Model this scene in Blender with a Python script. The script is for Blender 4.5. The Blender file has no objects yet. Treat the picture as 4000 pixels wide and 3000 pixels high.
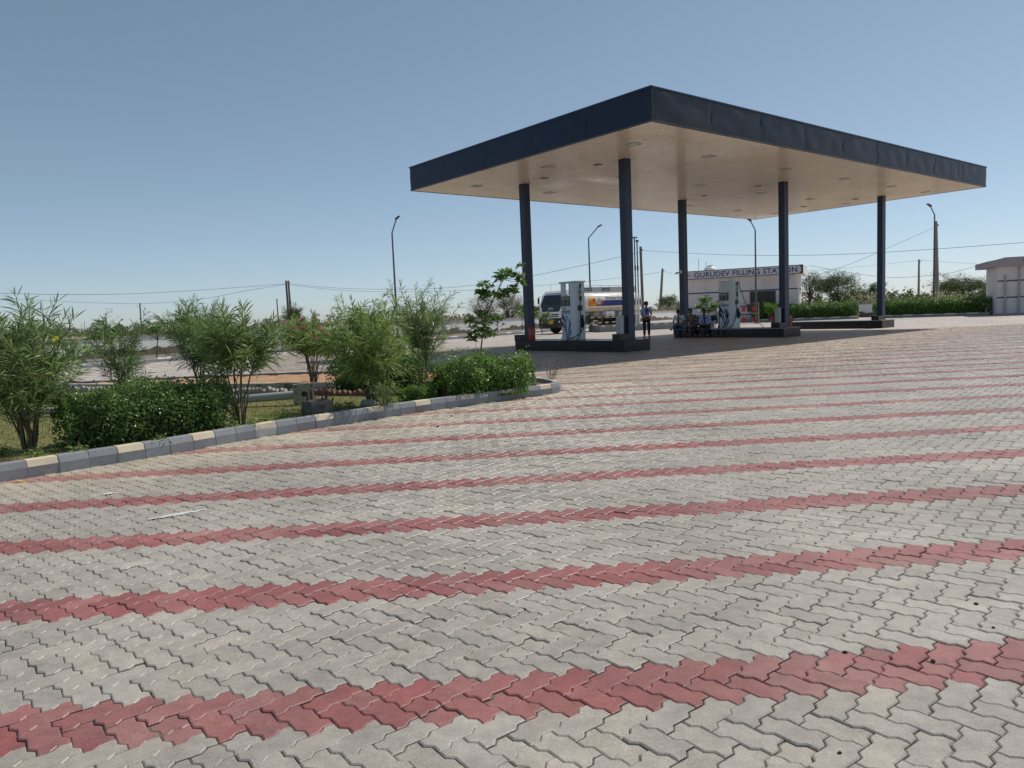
import bpy, bmesh, math, random
import numpy as np
from mathutils import Vector, Matrix
random.seed(11); rng = np.random.default_rng(11)
PI = math.pi
sc = bpy.context.scene
col = sc.collection
# ------------------------------------------------------------------ camera
FPX, PIT, ROL, HC = 2924.75, 0.0926, -0.0417, 1.35
_F = np.array([0, math.cos(PIT), -math.sin(PIT)]); _R0 = np.array([1., 0, 0]); _U0 = np.cross(_R0, _F)
_R = math.cos(ROL)*_R0 + math.sin(ROL)*_U0; _U = -math.sin(ROL)*_R0 + math.cos(ROL)*_U0
cd = bpy.data.cameras.new('camera'); cam = bpy.data.objects.new('camera', cd); col.objects.link(cam)
cd.sensor_width = 36; cd.lens = FPX/4000*36; cd.clip_start = .05; cd.clip_end = 6000
cam.matrix_world = Matrix(((_R[0], _U[0], -_F[0], 0), (_R[1], _U[1], -_F[1], 0), (_R[2], _U[2], -_F[2], HC), (0, 0, 0, 1)))
sc.camera = cam
# ------------------------------------------------------------------ sky, sun, exposure
SUN_EL = math.radians(55.0); SUN_AZ = math.radians(54)      # azimuth from +Y towards +X
w = bpy.data.worlds.new('World'); sc.world = w; w.use_nodes = True
nt = w.node_tree; nt.nodes.clear()
sky = nt.nodes.new('ShaderNodeTexSky'); sky.sky_type = 'NISHITA'; sky.sun_disc = False
sky.sun_elevation = SUN_EL; sky.sun_rotation = SUN_AZ; sky.altitude = 2000; sky.air_density = .75; sky.dust_density = 2.2; sky.ozone_density = 2.6
bg = nt.nodes.new('ShaderNodeBackground'); bg.inputs[1].default_value = 0.15
wo = nt.nodes.new('ShaderNodeOutputWorld')
sat = nt.nodes.new('ShaderNodeHueSaturation'); sat.inputs['Saturation'].default_value = 0.90; sat.inputs['Hue'].default_value = .486
nt.links.new(sky.outputs[0], sat.inputs['Color']); gam = nt.nodes.new('ShaderNodeGamma'); gam.inputs[1].default_value = 0.80
nt.links.new(sat.outputs[0], gam.inputs[0]); nt.links.new(gam.outputs[0], bg.inputs[0]); nt.links.new(bg.outputs[0], wo.inputs[0])
sl = bpy.data.lights.new('sun', 'SUN'); sl.energy = 3.5; sl.angle = math.radians(.53); sl.color = (1, .95, .87)
so = bpy.data.objects.new('sun', sl); col.objects.link(so)
_sd = Vector((math.sin(SUN_AZ)*math.cos(SUN_EL), math.cos(SUN_AZ)*math.cos(SUN_EL), math.sin(SUN_EL)))
so.rotation_euler = _sd.to_track_quat('Z', 'Y').to_euler(); so.location = (20, 20, 60)
sc.view_settings.view_transform = 'Standard'; sc.view_settings.look = 'None'
sc.view_settings.exposure = 0.0; sc.view_settings.gamma = 1.0
sc.render.resolution_x = 1024; sc.render.resolution_y = 768
sc.render.engine = 'CYCLES'
# ------------------------------------------------------------------ pixel helpers (4000 x 3000 photograph)
def ray(x, y): return _F + _R*(x-2000)/FPX - _U*(y-1500)/FPX
def G(x, y, z=0.):
    d = ray(x, y); t = (z-HC)/d[2]; return np.array([0, 0, HC]) + t*d
def D(x, y, dist):
    d = ray(x, y); return np.array([0, 0, HC]) + d*dist/d[1]
TH = .8896
UU = np.array([-math.cos(TH), math.sin(TH), 0]); VV = np.array([math.sin(TH), math.cos(TH), 0])
NN = np.array([3.8629, 19.7514, 0]); RZ = PI/2-TH           # local x = VV, local y = UU
def W(v, u, z=0): return NN + v*VV + u*UU + np.array([0, 0, z])
# ------------------------------------------------------------------ materials
MATS = {}
def nd(nt, t, **k):
    n = nt.nodes.new(t)
    for a, b in k.items(): setattr(n, a, b)
    return n
def mat(name, c, rough=.6, var=.12, nscale=6., bump=0., bscale=40., metal=0., spec=.5, isl=0., coat=0., dirt=None, dscale=1.5, emis=None, alpha=None, trans=0.):
    """principled material; object-space noise for colour wear, world noise for dirt patches"""
    if name in MATS: return MATS[name]
    m = bpy.data.materials.new(name); m.use_nodes = True; nt = m.node_tree; b = nt.nodes['Principled BSDF']; L = nt.links.new
    b.inputs['Roughness'].default_value = rough; b.inputs['Metallic'].default_value = metal
    b.inputs['Specular IOR Level'].default_value = spec; b.inputs['Coat Weight'].default_value = coat
    geo = nd(nt, 'ShaderNodeNewGeometry'); oi = nd(nt, 'ShaderNodeObjectInfo')
    no = nd(nt, 'ShaderNodeTexNoise'); no.inputs['Scale'].default_value = nscale; no.inputs['Detail'].default_value = 6; no.inputs['Roughness'].default_value = .65
    L(geo.outputs['Position'], no.inputs['Vector'])
    hsv = nd(nt, 'ShaderNodeHueSaturation'); hsv.inputs['Color'].default_value = (*c, 1)
    mr = nd(nt, 'ShaderNodeMapRange'); mr.inputs[1].default_value = .25; mr.inputs[2].default_value = .75
    mr.inputs[3].default_value = 1-var; mr.inputs[4].default_value = 1+var
    L(no.outputs['Fac'], mr.inputs[0]); src = mr.outputs[0]
    if isl:
        ad = nd(nt, 'ShaderNodeMath', operation='ADD'); L(geo.outputs['Random Per Island'], ad.inputs[0]); L(oi.outputs['Random'], ad.inputs[1])
        fr = nd(nt, 'ShaderNodeMath', operation='FRACT'); L(ad.outputs[0], fr.inputs[0])
        mi = nd(nt, 'ShaderNodeMapRange'); mi.inputs[3].default_value = 1-isl; mi.inputs[4].default_value = 1+isl; L(fr.outputs[0], mi.inputs[0])
        mu = nd(nt, 'ShaderNodeMath', operation='MULTIPLY'); L(src, mu.inputs[0]); L(mi.outputs[0], mu.inputs[1]); src = mu.outputs[0]
    L(src, hsv.inputs['Value']); cs = hsv.outputs[0]
    if dirt:
        n2 = nd(nt, 'ShaderNodeTexNoise'); n2.inputs['Scale'].default_value = dscale; n2.inputs['Detail'].default_value = 8; n2.inputs['Roughness'].default_value = .7
        L(geo.outputs['Position'], n2.inputs['Vector'])
        cr = nd(nt, 'ShaderNodeMapRange'); cr.inputs[1].default_value = .48; cr.inputs[2].default_value = .72; cr.inputs[4].default_value = dirt[3]
        L(n2.outputs['Fac'], cr.inputs[0])
        mx = nd(nt, 'ShaderNodeMix', data_type='RGBA'); L(cr.outputs[0], mx.inputs[0]); L(cs, mx.inputs[6]); mx.inputs[7].default_value = (*dirt[:3], 1); cs = mx.outputs[2]
    L(cs, b.inputs['Base Color'])
    if bump:
        n3 = nd(nt, 'ShaderNodeTexNoise'); n3.inputs['Scale'].default_value = bscale; n3.inputs['Detail'].default_value = 5
        L(geo.outputs['Position'], n3.inputs['Vector'])
        bp = nd(nt, 'ShaderNodeBump'); bp.inputs['Strength'].default_value = bump; bp.inputs['Distance'].default_value = .02
        L(n3.outputs['Fac'], bp.inputs['Height']); L(bp.outputs[0], b.inputs['Normal'])
    if trans:
        b.inputs['Transmission Weight'].default_value = trans; b.inputs['IOR'].default_value = 1.3
    MATS[name] = m; return m
def leafmat(name, c, isl=.35, tr=.3, c2=None, rough=.45):
    if name in MATS: return MATS[name]
    m = bpy.data.materials.new(name); m.use_nodes = True; nt = m.node_tree; b = nt.nodes['Principled BSDF']; L = nt.links.new
    b.inputs['Roughness'].default_value = rough; b.inputs['Specular IOR Level'].default_value = .45
    geo = nd(nt, 'ShaderNodeNewGeometry'); oi = nd(nt, 'ShaderNodeObjectInfo')
    mi = nd(nt, 'ShaderNodeMapRange'); mi.inputs[3].default_value = 1-isl; mi.inputs[4].default_value = 1+isl; L(geo.outputs['Random Per Island'], mi.inputs[0])
    ml = nd(nt, 'ShaderNodeMath', operation='MULTIPLY'); ml.inputs[1].default_value = 13.7; L(geo.outputs['Random Per Island'], ml.inputs[0])
    fr = nd(nt, 'ShaderNodeMath', operation='FRACT'); L(ml.outputs[0], fr.inputs[0])
    mx = nd(nt, 'ShaderNodeMix', data_type='RGBA'); mx.inputs[6].default_value = (*c, 1)
    c2 = c2 or (c[0]*1.5, c[1]*1.15, c[2]*.9); mx.inputs[7].default_value = (*c2, 1); L(fr.outputs[0], mx.inputs[0])
    hsv = nd(nt, 'ShaderNodeHueSaturation'); L(mx.outputs[2], hsv.inputs['Color']); L(mi.outputs[0], hsv.inputs['Value'])
    L(hsv.outputs[0], b.inputs['Base Color'])
    t = nd(nt, 'ShaderNodeBsdfTranslucent'); L(hsv.outputs[0], t.inputs[0])
    ms = nd(nt, 'ShaderNodeMixShader'); ms.inputs[0].default_value = tr
    L(b.outputs[0], ms.inputs[1]); L(t.outputs[0], ms.inputs[2]); L(ms.outputs[0], nt.nodes['Material Output'].inputs[0])
    MATS[name] = m; return m

M_navy = mat('navy_cladding', (.011, .022, .056), .36, .12, 1.2, spec=.25, dirt=(.09, .07, .05, .12), dscale=.9)
M_navyd = mat('sunlit_dusty_navy_cladding', (.034, .040, .055), .42, .2, 1.5, spec=.28, dirt=(.11, .09, .07, .35), dscale=.8)  # same navy paint, base lightened for the grazing sun, with dust patches
M_navyc = mat('navy_column_paint', (.016, .029, .068), .38, .12, 3, spec=.4, dirt=(.10, .09, .08, .10), dscale=2)
M_trim = mat('fascia_trim', (.05, .05, .055), .4, .1)
M_soff = mat('soffit_sheet', (.80, .70, .57), .24, .05, .6, coat=.25, dirt=(.60, .53, .44, .3), dscale=.35)
M_groove = mat('soffit_groove', (.20, .17, .14), .5, .05)
M_granite = mat('black_granite', (.010, .011, .016), .25, .5, 60, spec=.4, dirt=(.07, .06, .05, .25), dscale=3)
M_islandtop = mat('island_top_stone', (.30, .29, .27), .5, .2, 8, dirt=(.16, .14, .12, .5), dscale=4)
M_conc = mat('concrete', (.36, .34, .31), .85, .2, 9, bump=.3, bscale=60, dirt=(.18, .16, .14, .6), dscale=2.5)
M_concd = mat('dark_concrete', (.13, .125, .115), .9, .35, 14, bump=.5, bscale=50)
M_white = mat('white_paint', (.74, .74, .73), .4, .06, 4, dirt=(.45, .4, .34, .25), dscale=2)
M_disp = mat('pump_white', (.60, .67, .70), .35, .05, 4, dirt=(.40, .40, .37, .2), dscale=4)
M_dispd = mat('pump_black', (.018, .02, .022), .3, .2)
M_glass = mat('dark_glass', (.012, .016, .02), .06, .1, spec=.8)
M_lcd = mat('lcd_grey', (.20, .22, .22), .25, .1)
M_blue = mat('livery_blue', (.015, .03, .20), .35, .08)
M_bluel = mat('letter_blue', (.03, .07, .20), .5, .1)
M_red = mat('signal_red', (.48, .02, .018), .4, .12)
M_orange = mat('hazard_orange', (.85, .33, .01), .5, .08)
M_yellow = mat('plate_yellow', (.80, .42, .01), .5, .06)
M_rubber = mat('rubber', (.016, .016, .017), .65, .2, 8, dirt=(.12, .1, .08, .5), dscale=3)
M_black = mat('black_plastic', (.015, .015, .017), .45, .2)
M_steel = mat('galvanised_steel', (.36, .38, .39), .45, .15, 8, metal=.6)
M_chrome = mat('chrome', (.7, .7, .7), .15, .05, metal=1.)
M_pole = mat('lamp_pole_grey', (.10, .105, .11), .5, .15, 4)
M_wood = mat('weathered_pole', (.17, .145, .12), .85, .2, 6)
M_ucon = mat('pole_concrete', (.26, .225, .20), .9, .15, 5)
M_wire = mat('cable_black', (.03, .03, .032), .6, .1)
M_wall = mat('lilac_plaster', (.72, .66, .655), .8, .06, 2.5, dirt=(.36, .31, .28, .35), dscale=.9)
M_wallw = mat('white_plaster', (.88, .88, .85), .85, .05, 1.5, dirt=(.58, .56, .52, .35), dscale=.8)
M_damp = mat('damp_brown_plaster', (.19, .155, .125), .9, .3, 3, bump=.5, bscale=9)
M_kg = mat('kerb_grey_paint', (.235, .25, .268), .65, .12, 10, bump=.15, bscale=60, isl=.10, dirt=(.30, .27, .23, .38), dscale=7)
M_kc = mat('kerb_cream_paint', (.66, .56, .41), .65, .1, 10, dirt=(.36, .28, .2, .3), dscale=8)
M_mortar = mat('kerb_mortar', (.44, .43, .41), .9, .2, 20)
M_kw = mat('kerb_white_paint', (.60, .58, .54), .7, .1, 8)
M_bark = mat('bark', (.11, .085, .06), .9, .3, 20)
M_barkd = mat('bark_dark', (.055, .045, .036), .9, .3, 20)
M_stem = mat('green_stem', (.13, .11, .065), .8, .25, 20)
M_skin = mat('skin', (.27, .15, .10), .55, .08)
M_hair = mat('hair', (.012, .011, .011), .5, .2)

# ------------------------------------------------------------------ mesh helpers
class MB:
    def __init__(s): s.v = []; s.f = []; s.m = []
    def add(s, vs, fs, mi=0):
        o = len(s.v); s.v += [tuple(float(q) for q in p) for p in vs]
        for f in fs: s.f.append(tuple(o+i for i in f)); s.m.append(mi)
        return s
    def box(s, x0, x1, y0, y1, z0, z1, mi=0, rot=None, org=None):
        vs = [(x, y, z) for x in (x0, x1) for y in (y0, y1) for z in (z0, z1)]
        if rot is not None: vs = [tuple(rot @ (Vector(p)-Vector(org)) + Vector(org)) for p in vs]
        return s.add(vs, [(0, 1, 3, 2), (4, 6, 7, 5), (0, 4, 5, 1), (2, 3, 7, 6), (0, 2, 6, 4), (1, 5, 7, 3)], mi)
    def tube(s, path, r, n=8, mi=0, cap=True, sq=1.):
        P = [np.array(p, float) for p in path]; k = len(P)
        rs = [r]*k if np.isscalar(r) else list(r)
        vs = []; up = None
        for i in range(k):
            t = P[min(i+1, k-1)]-P[max(i-1, 0)]; t = t/(np.linalg.norm(t)+1e-9)
            if up is None: up = np.array([0, 0, 1.]) if abs(t[2]) < .9 else np.array([1., 0, 0])
            a = np.cross(t, up); a /= np.linalg.norm(a)+1e-9; b = np.cross(a, t); up = b
            for j in range(n):
                q = 2*PI*j/n; vs.append(P[i]+rs[i]*(math.cos(q)*a+sq*math.sin(q)*b))
        fs = [(i*n+j, i*n+(j+1) % n, (i+1)*n+(j+1) % n, (i+1)*n+j) for i in range(k-1) for j in range(n)]
        if cap: fs += [tuple(range(n))[::-1], tuple(range((k-1)*n, k*n))]
        return s.add(vs, fs, mi)
    def lathe(s, prof, n=16, c=(0, 0, 0), mi=0, ax='z'):
        vs = []
        for r, z in prof:
            for j in range(n):
                a = 2*PI*j/n; x, y = r*math.cos(a), r*math.sin(a)
                p = {'z': (x, y, z), 'x': (z, x, y), 'y': (y, z, x)}[ax]
                vs.append((c[0]+p[0], c[1]+p[1], c[2]+p[2]))
        k = len(prof)
        fs = [(i*n+j, i*n+(j+1) % n, (i+1)*n+(j+1) % n, (i+1)*n+j) for i in range(k-1) for j in range(n)]
        fs += [tuple(range(n))[::-1], tuple(range((k-1)*n, k*n))]
        return s.add(vs, fs, mi)
    def prism(s, poly, fn, t0, t1, mi=0, side=None):
        """poly: 2-D points; fn(a,b,t)->xyz"""
        n = len(poly); vs = [fn(a, b, t0) for a, b in poly]+[fn(a, b, t1) for a, b in poly]
        s.add(vs, [tuple(range(n))[::-1], tuple(range(n, 2*n))], mi)
        s.add(vs, [(i, (i+1) % n, n+(i+1) % n, n+i) for i in range(n)], mi if side is None else side)
        return s
    def ball(s, c, r, n=10, m=6, mi=0):
        r = (r, r, r) if np.isscalar(r) else r
        vs = [(c[0], c[1], c[2]-r[2])]
        for i in range(1, m):
            t = -PI/2+PI*i/m
            for j in range(n):
                a = 2*PI*j/n; vs.append((c[0]+r[0]*math.cos(t)*math.cos(a), c[1]+r[1]*math.cos(t)*math.sin(a), c[2]+r[2]*math.sin(t)))
        vs.append((c[0], c[1], c[2]+r[2])); L = len(vs)-1
        fs = [(0, 1+(j+1) % n, 1+j) for j in range(n)]
        fs += [(1+i*n+j, 1+i*n+(j+1) % n, 1+(i+1)*n+(j+1) % n, 1+(i+1)*n+j) for i in range(m-2) for j in range(n)]
        fs += [(L, 1+(m-2)*n+j, 1+(m-2)*n+(j+1) % n) for j in range(n)]
        return s.add(vs, fs, mi)
    def build(s, name, mats, parent=None, smooth=False, bevel=0., **props):
        me = bpy.data.meshes.new(name); me.from_pydata(s.v, [], s.f)
        mats = mats if isinstance(mats, (list, tuple)) else [mats]
        for m in mats: me.materials.append(m)
        if len(mats) > 1: me.polygons.foreach_set('material_index', s.m)
        bm = bmesh.new(); bm.from_mesh(me); bmesh.ops.recalc_face_normals(bm, faces=bm.faces); bm.to_mesh(me); bm.free()
        o = bpy.data.objects.new(name, me); col.objects.link(o)
        if parent is not None: o.parent = parent
        if smooth:
            me.polygons.foreach_set('use_smooth', [True]*len(me.polygons))
            try: me.set_sharp_from_angle(angle=math.radians(40))
            except Exception: pass
        if bevel:
            b = o.modifiers.new('bevel', 'BEVEL'); b.width = bevel; b.segments = 2; b.limit_method = 'ANGLE'; b.angle_limit = .6
        for k, q in props.items(): o[k] = q
        return o
def npmesh(name, verts, faces, mats, parent=None, midx=None, smooth=False, **props):
    """faces: list of int arrays (M,k)"""
    me = bpy.data.meshes.new(name); n = len(verts)
    me.vertices.add(n); me.vertices.foreach_set('co', np.asarray(verts, np.float32).ravel())
    loops = np.concatenate([f.ravel() for f in faces]).astype(np.int32)
    tot = np.concatenate([np.full(len(f), f.shape[1], np.int32) for f in faces])
    st = np.concatenate([[0], np.cumsum(tot)[:-1]]).astype(np.int32)
    me.loops.add(len(loops)); me.loops.foreach_set('vertex_index', loops)
    me.polygons.add(len(tot)); me.polygons.foreach_set('loop_start', st)
    for m in (mats if isinstance(mats, (list, tuple)) else [mats]): me.materials.append(m)
    if midx is not None: me.polygons.foreach_set('material_index', np.asarray(midx, np.int32))
    me.polygons.foreach_set('use_smooth', np.full(len(tot), bool(smooth)))
    me.update(calc_edges=True); me.validate()
    o = bpy.data.objects.new(name, me); col.objects.link(o)
    if parent is not None: o.parent = parent
    for k, q in props.items(): o[k] = q
    return o
def thing(name, label, cat, loc=(0, 0, 0), rz=0., group=None):
    o = bpy.data.objects.new(name, None); col.objects.link(o); o.empty_display_size = .2
    o.location = tuple(float(q) for q in loc); o.rotation_euler = (0, 0, rz); o['label'] = label; o['category'] = cat
    if group: o['group'] = group
    return o
def tag(o, label, cat, group=None):
    o['label'] = label; o['category'] = cat
    if group: o['group'] = group
    return o
def part(o, **p):
    for k, q in p.items(): o[k] = q
    return o
def copy_tree(o, parent=None):
    c = o.copy(); col.objects.link(c); c.parent = parent
    for ch in list(o.children): copy_tree(ch, c)
    return c
def textpoly(txt, size=1., bold=.0, sx=1., spacing=1.):
    cu = bpy.data.curves.new('t', 'FONT'); cu.body = txt; cu.size = size; cu.offset = bold; cu.space_character = spacing; cu.resolution_u = 4
    ob = bpy.data.objects.new('t', cu); col.objects.link(ob); bpy.context.view_layer.update()
    me = bpy.data.meshes.new_from_object(ob.evaluated_get(bpy.context.evaluated_depsgraph_get()))
    V = np.array([v.co[:] for v in me.vertices]); Fc = [tuple(p.vertices) for p in me.polygons]
    bpy.data.objects.remove(ob); bpy.data.curves.remove(cu); bpy.data.meshes.remove(me)
    V[:, 0] *= sx
    return V, Fc
def text(parent, name, txt, size, fn, m, bold=0., sx=1., spacing=1., centre=True):
    V, Fc = textpoly(txt, size, bold, sx, spacing)
    if centre: V[:, 0] -= (V[:, 0].max()+V[:, 0].min())/2; V[:, 1] -= (V[:, 1].max()+V[:, 1].min())/2
    mb = MB(); mb.add([fn(a, b) for a, b, _ in V], Fc)
    return mb.build(name, m, parent)
def wid(txt, size, bold=0., sx=1., spacing=1.):
    V, _ = textpoly(txt, size, bold, sx, spacing); return V[:, 0].max()-V[:, 0].min()

# ================================================================== GROUND
def paving_mat():
    m = bpy.data.materials.new('distant_paving'); m.use_nodes = True; nt = m.node_tree; b = nt.nodes['Principled BSDF']; L = nt.links.new
    geo = nd(nt, 'ShaderNodeNewGeometry'); mp = nd(nt, 'ShaderNodeMapping', vector_type='TEXTURE')
    mp.inputs['Rotation'].default_value = (0, 0, math.radians(3.33)); L(geo.outputs['Position'], mp.inputs[0])
    sx = nd(nt, 'ShaderNodeSeparateXYZ'); L(mp.outputs[0], sx.inputs[0])
    n1 = nd(nt, 'ShaderNodeTexNoise'); n1.inputs['Scale'].default_value = 9; L(mp.outputs[0], n1.inputs['Vector'])
    j = nd(nt, 'ShaderNodeMath', operation='MULTIPLY_ADD'); j.inputs[1].default_value = .16; L(n1.outputs['Fac'], j.inputs[0]); L(sx.outputs['Y'], j.inputs[2])
    d = nd(nt, 'ShaderNodeMath', operation='MULTIPLY_ADD'); d.inputs[1].default_value = 1/1.1507; d.inputs[2].default_value = STRIPE_OFF; L(j.outputs[0], d.inputs[0])
    fr = nd(nt, 'ShaderNodeMath', operation='FRACT'); L(d.outputs[0], fr.inputs[0])
    lt = nd(nt, 'ShaderNodeMath', operation='LESS_THAN'); lt.inputs[1].default_value = .25; L(fr.outputs[0], lt.inputs[0])
    vo = nd(nt, 'ShaderNodeTexVoronoi'); vo.inputs['Scale'].default_value = 6.5; L(mp.outputs[0], vo.inputs['Vector'])
    bw = nd(nt, 'ShaderNodeRGBToBW'); L(vo.outputs['Color'], bw.inputs[0])
    mr = nd(nt, 'ShaderNodeMapRange'); mr.inputs[3].default_value = .78; mr.inputs[4].default_value = 1.14; L(bw.outputs[0], mr.inputs[0])
    ve = nd(nt, 'ShaderNodeTexVoronoi', feature='DISTANCE_TO_EDGE'); ve.inputs['Scale'].default_value = 6.5; L(mp.outputs[0], ve.inputs['Vector'])
    me_ = nd(nt, 'ShaderNodeMapRange'); me_.inputs[1].default_value = .0; me_.inputs[2].default_value = .05; me_.inputs[3].default_value = .45; me_.inputs[4].default_value = 1.; L(ve.outputs['Distance'], me_.inputs[0])
    mm = nd(nt, 'ShaderNodeMath', operation='MULTIPLY'); L(mr.outputs[0], mm.inputs[0]); L(me_.outputs[0], mm.inputs[1])
    n2 = nd(nt, 'ShaderNodeTexNoise'); n2.inputs['Scale'].default_value = .5; n2.inputs['Detail'].default_value = 6; L(mp.outputs[0], n2.inputs['Vector'])
    m2 = nd(nt, 'ShaderNodeMapRange'); m2.inputs[1].default_value = .3; m2.inputs[2].default_value = .7; m2.inputs[3].default_value = .85; m2.inputs[4].default_value = 1.12; L(n2.outputs['Fac'], m2.inputs[0])
    m3 = nd(nt, 'ShaderNodeMath', operation='MULTIPLY'); L(mm.outputs[0], m3.inputs[0]); L(m2.outputs[0], m3.inputs[1])
    mx = nd(nt, 'ShaderNodeMix', data_type='RGBA'); mx.inputs[6].default_value = (.52, .47, .41, 1); mx.inputs[7].default_value = (.47, .33, .29, 1); L(lt.outputs[0], mx.inputs[0])  # paler than the near pavers: grazing sheen and haze put into the colour
    hs = nd(nt, 'ShaderNodeHueSaturation'); L(mx.outputs[2], hs.inputs['Color']); L(m3.outputs[0], hs.inputs['Value']); L(hs.outputs[0], b.inputs['Base Color'])
    b.inputs['Roughness'].default_value = .6; b.inputs['Specular IOR Level'].default_value = .35
    return m
PW = .10171                                            # paver module (half length)
A0 = math.radians(3.33); EX = np.array([math.cos(A0-PI/4), math.sin(A0-PI/4)]); EY = np.array([math.cos(A0+PI/4), math.sin(A0+PI/4)])
TIP = G(1600+1150/1.843, 2500+555/1.843)[:2]; PO = TIP-PW*(2*EX+EY)
NRM = np.array([-math.sin(A0), math.cos(A0)])
STRIPE_OFF = float(-((PO@NRM)-PW/math.sqrt(2)*.5)/1.1507)
M_ground = mat('dry_earth', (.36, .27, .18), .95, .25, .8, bump=.4, bscale=4, dirt=(.22, .19, .10, .6), dscale=.06)
gb = MB(); gb.add([(-2500, -400, -.16), (2500, -400, -.16), (2500, 4000, -.16), (-2500, 4000, -.16)], [(0, 1, 2, 3)])
gb.build('ground', M_ground, kind='structure')
yb = MB(); yb.add([(-40, -8, -.014), (48, -8, -.014), (48, 57, -.014), (20, 66, -.014), (24, 100, -.014), (-2, 66, -.014), (-26, 30, -.014), (-40, 12, -.014)], [tuple(range(8))])
yard = yb.build('paved_yard', paving_mat(), kind='structure')
def gravel_pav(name, rgh, red, lift=1.):
    m = bpy.data.materials.new(name); m.use_nodes = True; nt = m.node_tree; b = nt.nodes['Principled BSDF']; L = nt.links.new
    geo = nd(nt, 'ShaderNodeNewGeometry'); oi = nd(nt, 'ShaderNodeObjectInfo')
    ad = nd(nt, 'ShaderNodeMath', operation='ADD'); L(geo.outputs['Random Per Island'], ad.inputs[0]); L(oi.outputs['Random'], ad.inputs[1])
    fr = nd(nt, 'ShaderNodeMath', operation='FRACT'); L(ad.outputs[0], fr.inputs[0])
    mi = nd(nt, 'ShaderNodeMapRange'); mi.inputs[3].default_value = .88; mi.inputs[4].default_value = 1.07; L(fr.outputs[0], mi.inputs[0])
    m7 = nd(nt, 'ShaderNodeMath', operation='MULTIPLY'); m7.inputs[1].default_value = 7.31; L(fr.outputs[0], m7.inputs[0])
    f7 = nd(nt, 'ShaderNodeMath', operation='FRACT'); L(m7.outputs[0], f7.inputs[0])
    # broad stains, mid blotches, fine grain
    def noise(scale, det, lo, hi, a, bb, rough=.6):
        n = nd(nt, 'ShaderNodeTexNoise'); n.inputs['Scale'].default_value = scale; n.inputs['Detail'].default_value = det; n.inputs['Roughness'].default_value = rough
        L(geo.outputs['Position'], n.inputs['Vector']); r = nd(nt, 'ShaderNodeMapRange'); r.inputs[1].default_value = lo; r.inputs[2].default_value = hi; r.inputs[3].default_value = a; r.inputs[4].default_value = bb
        L(n.outputs['Fac'], r.inputs[0]); return r.outputs[0], n
    o1, _ = noise(.75, 5, .3, .72, .74, 1.12); o2, _ = noise(11, 7, .28, .75, .70, 1.18, .75); o3, n3 = noise(190, 3, .25, .75, .72, 1.26)
    def mul(a, c_):
        k = nd(nt, 'ShaderNodeMath', operation='MULTIPLY'); L(a, k.inputs[0]); L(c_, k.inputs[1]); return k.outputs[0]
    val = mul(mul(mul(o1, o2), o3), mi.outputs[0])
    mx = nd(nt, 'ShaderNodeMix', data_type='RGBA'); L(f7.outputs[0], mx.inputs[0])
    if red: mx.inputs[6].default_value = (.33, .105, .098, 1); mx.inputs[7].default_value = (.36, .16, .145, 1)
    else: mx.inputs[6].default_value = (.44, .395, .335, 1); mx.inputs[7].default_value = (.42, .385, .335, 1)
    dn = nd(nt, 'ShaderNodeTexNoise'); dn.inputs['Scale'].default_value = 1.3; dn.inputs['Detail'].default_value = 7; L(geo.outputs['Position'], dn.inputs['Vector'])
    dr = nd(nt, 'ShaderNodeMapRange'); dr.inputs[1].default_value = .5; dr.inputs[2].default_value = .78; dr.inputs[4].default_value = .85 if red else .6; L(dn.outputs['Fac'], dr.inputs[0])
    dm = nd(nt, 'ShaderNodeMix', data_type='RGBA'); L(dr.outputs[0], dm.inputs[0]); L(mx.outputs[2], dm.inputs[6]); dm.inputs[7].default_value = (.46, .405, .335, 1) if not red else (.42, .26, .22, 1)
    dp = nd(nt, 'ShaderNodeVectorMath', operation='DOT_PRODUCT'); dp.inputs[1].default_value = (.72, -.694, 0); L(geo.outputs['Position'], dp.inputs[0])
    dk = nd(nt, 'ShaderNodeMapRange'); dk.inputs[1].default_value = -8.17; dk.inputs[2].default_value = -6.3; dk.inputs[3].default_value = 1.15; dk.inputs[4].default_value = 0.; L(dp.outputs['Value'], dk.inputs[0])
    kn, _ = noise(2.2, 6, .3, .65, .35, .8); kf = mul(dk.outputs[0], kn)
    dq = nd(nt, 'ShaderNodeMix', data_type='RGBA'); L(kf, dq.inputs[0]); L(dm.outputs[2], dq.inputs[6]); dq.inputs[7].default_value = (.56, .48, .36, 1) if not red else (.50, .31, .25, 1); dm = dq
    hs = nd(nt, 'ShaderNodeHueSaturation'); L(dm.outputs[2], hs.inputs['Color']); L(val, hs.inputs['Value']); L(hs.outputs[0], b.inputs['Base Color'])
    b.inputs['Roughness'].default_value = rgh; b.inputs['Specular IOR Level'].default_value = .4 if rgh > .5 else .7
    bp = nd(nt, 'ShaderNodeBump'); bp.inputs['Strength'].default_value = .35; bp.inputs['Distance'].default_value = .004; L(n3.outputs['Fac'], bp.inputs['Height']); L(bp.outputs[0], b.inputs['Normal'])
    return m
M_pg = gravel_pav('paver_grey', .56, False); M_pr = gravel_pav('paver_red', .56, True)
M_eg = gravel_pav('paver_grey_worn_arris', .45, False); M_er = gravel_pav('paver_red_worn_arris', .45, True)
M_joint = mat('joint_sand', (.15, .125, .095), .95, .4, 30, bump=.5, bscale=120, dirt=(.24, .2, .15, .7), dscale=5)

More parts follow.
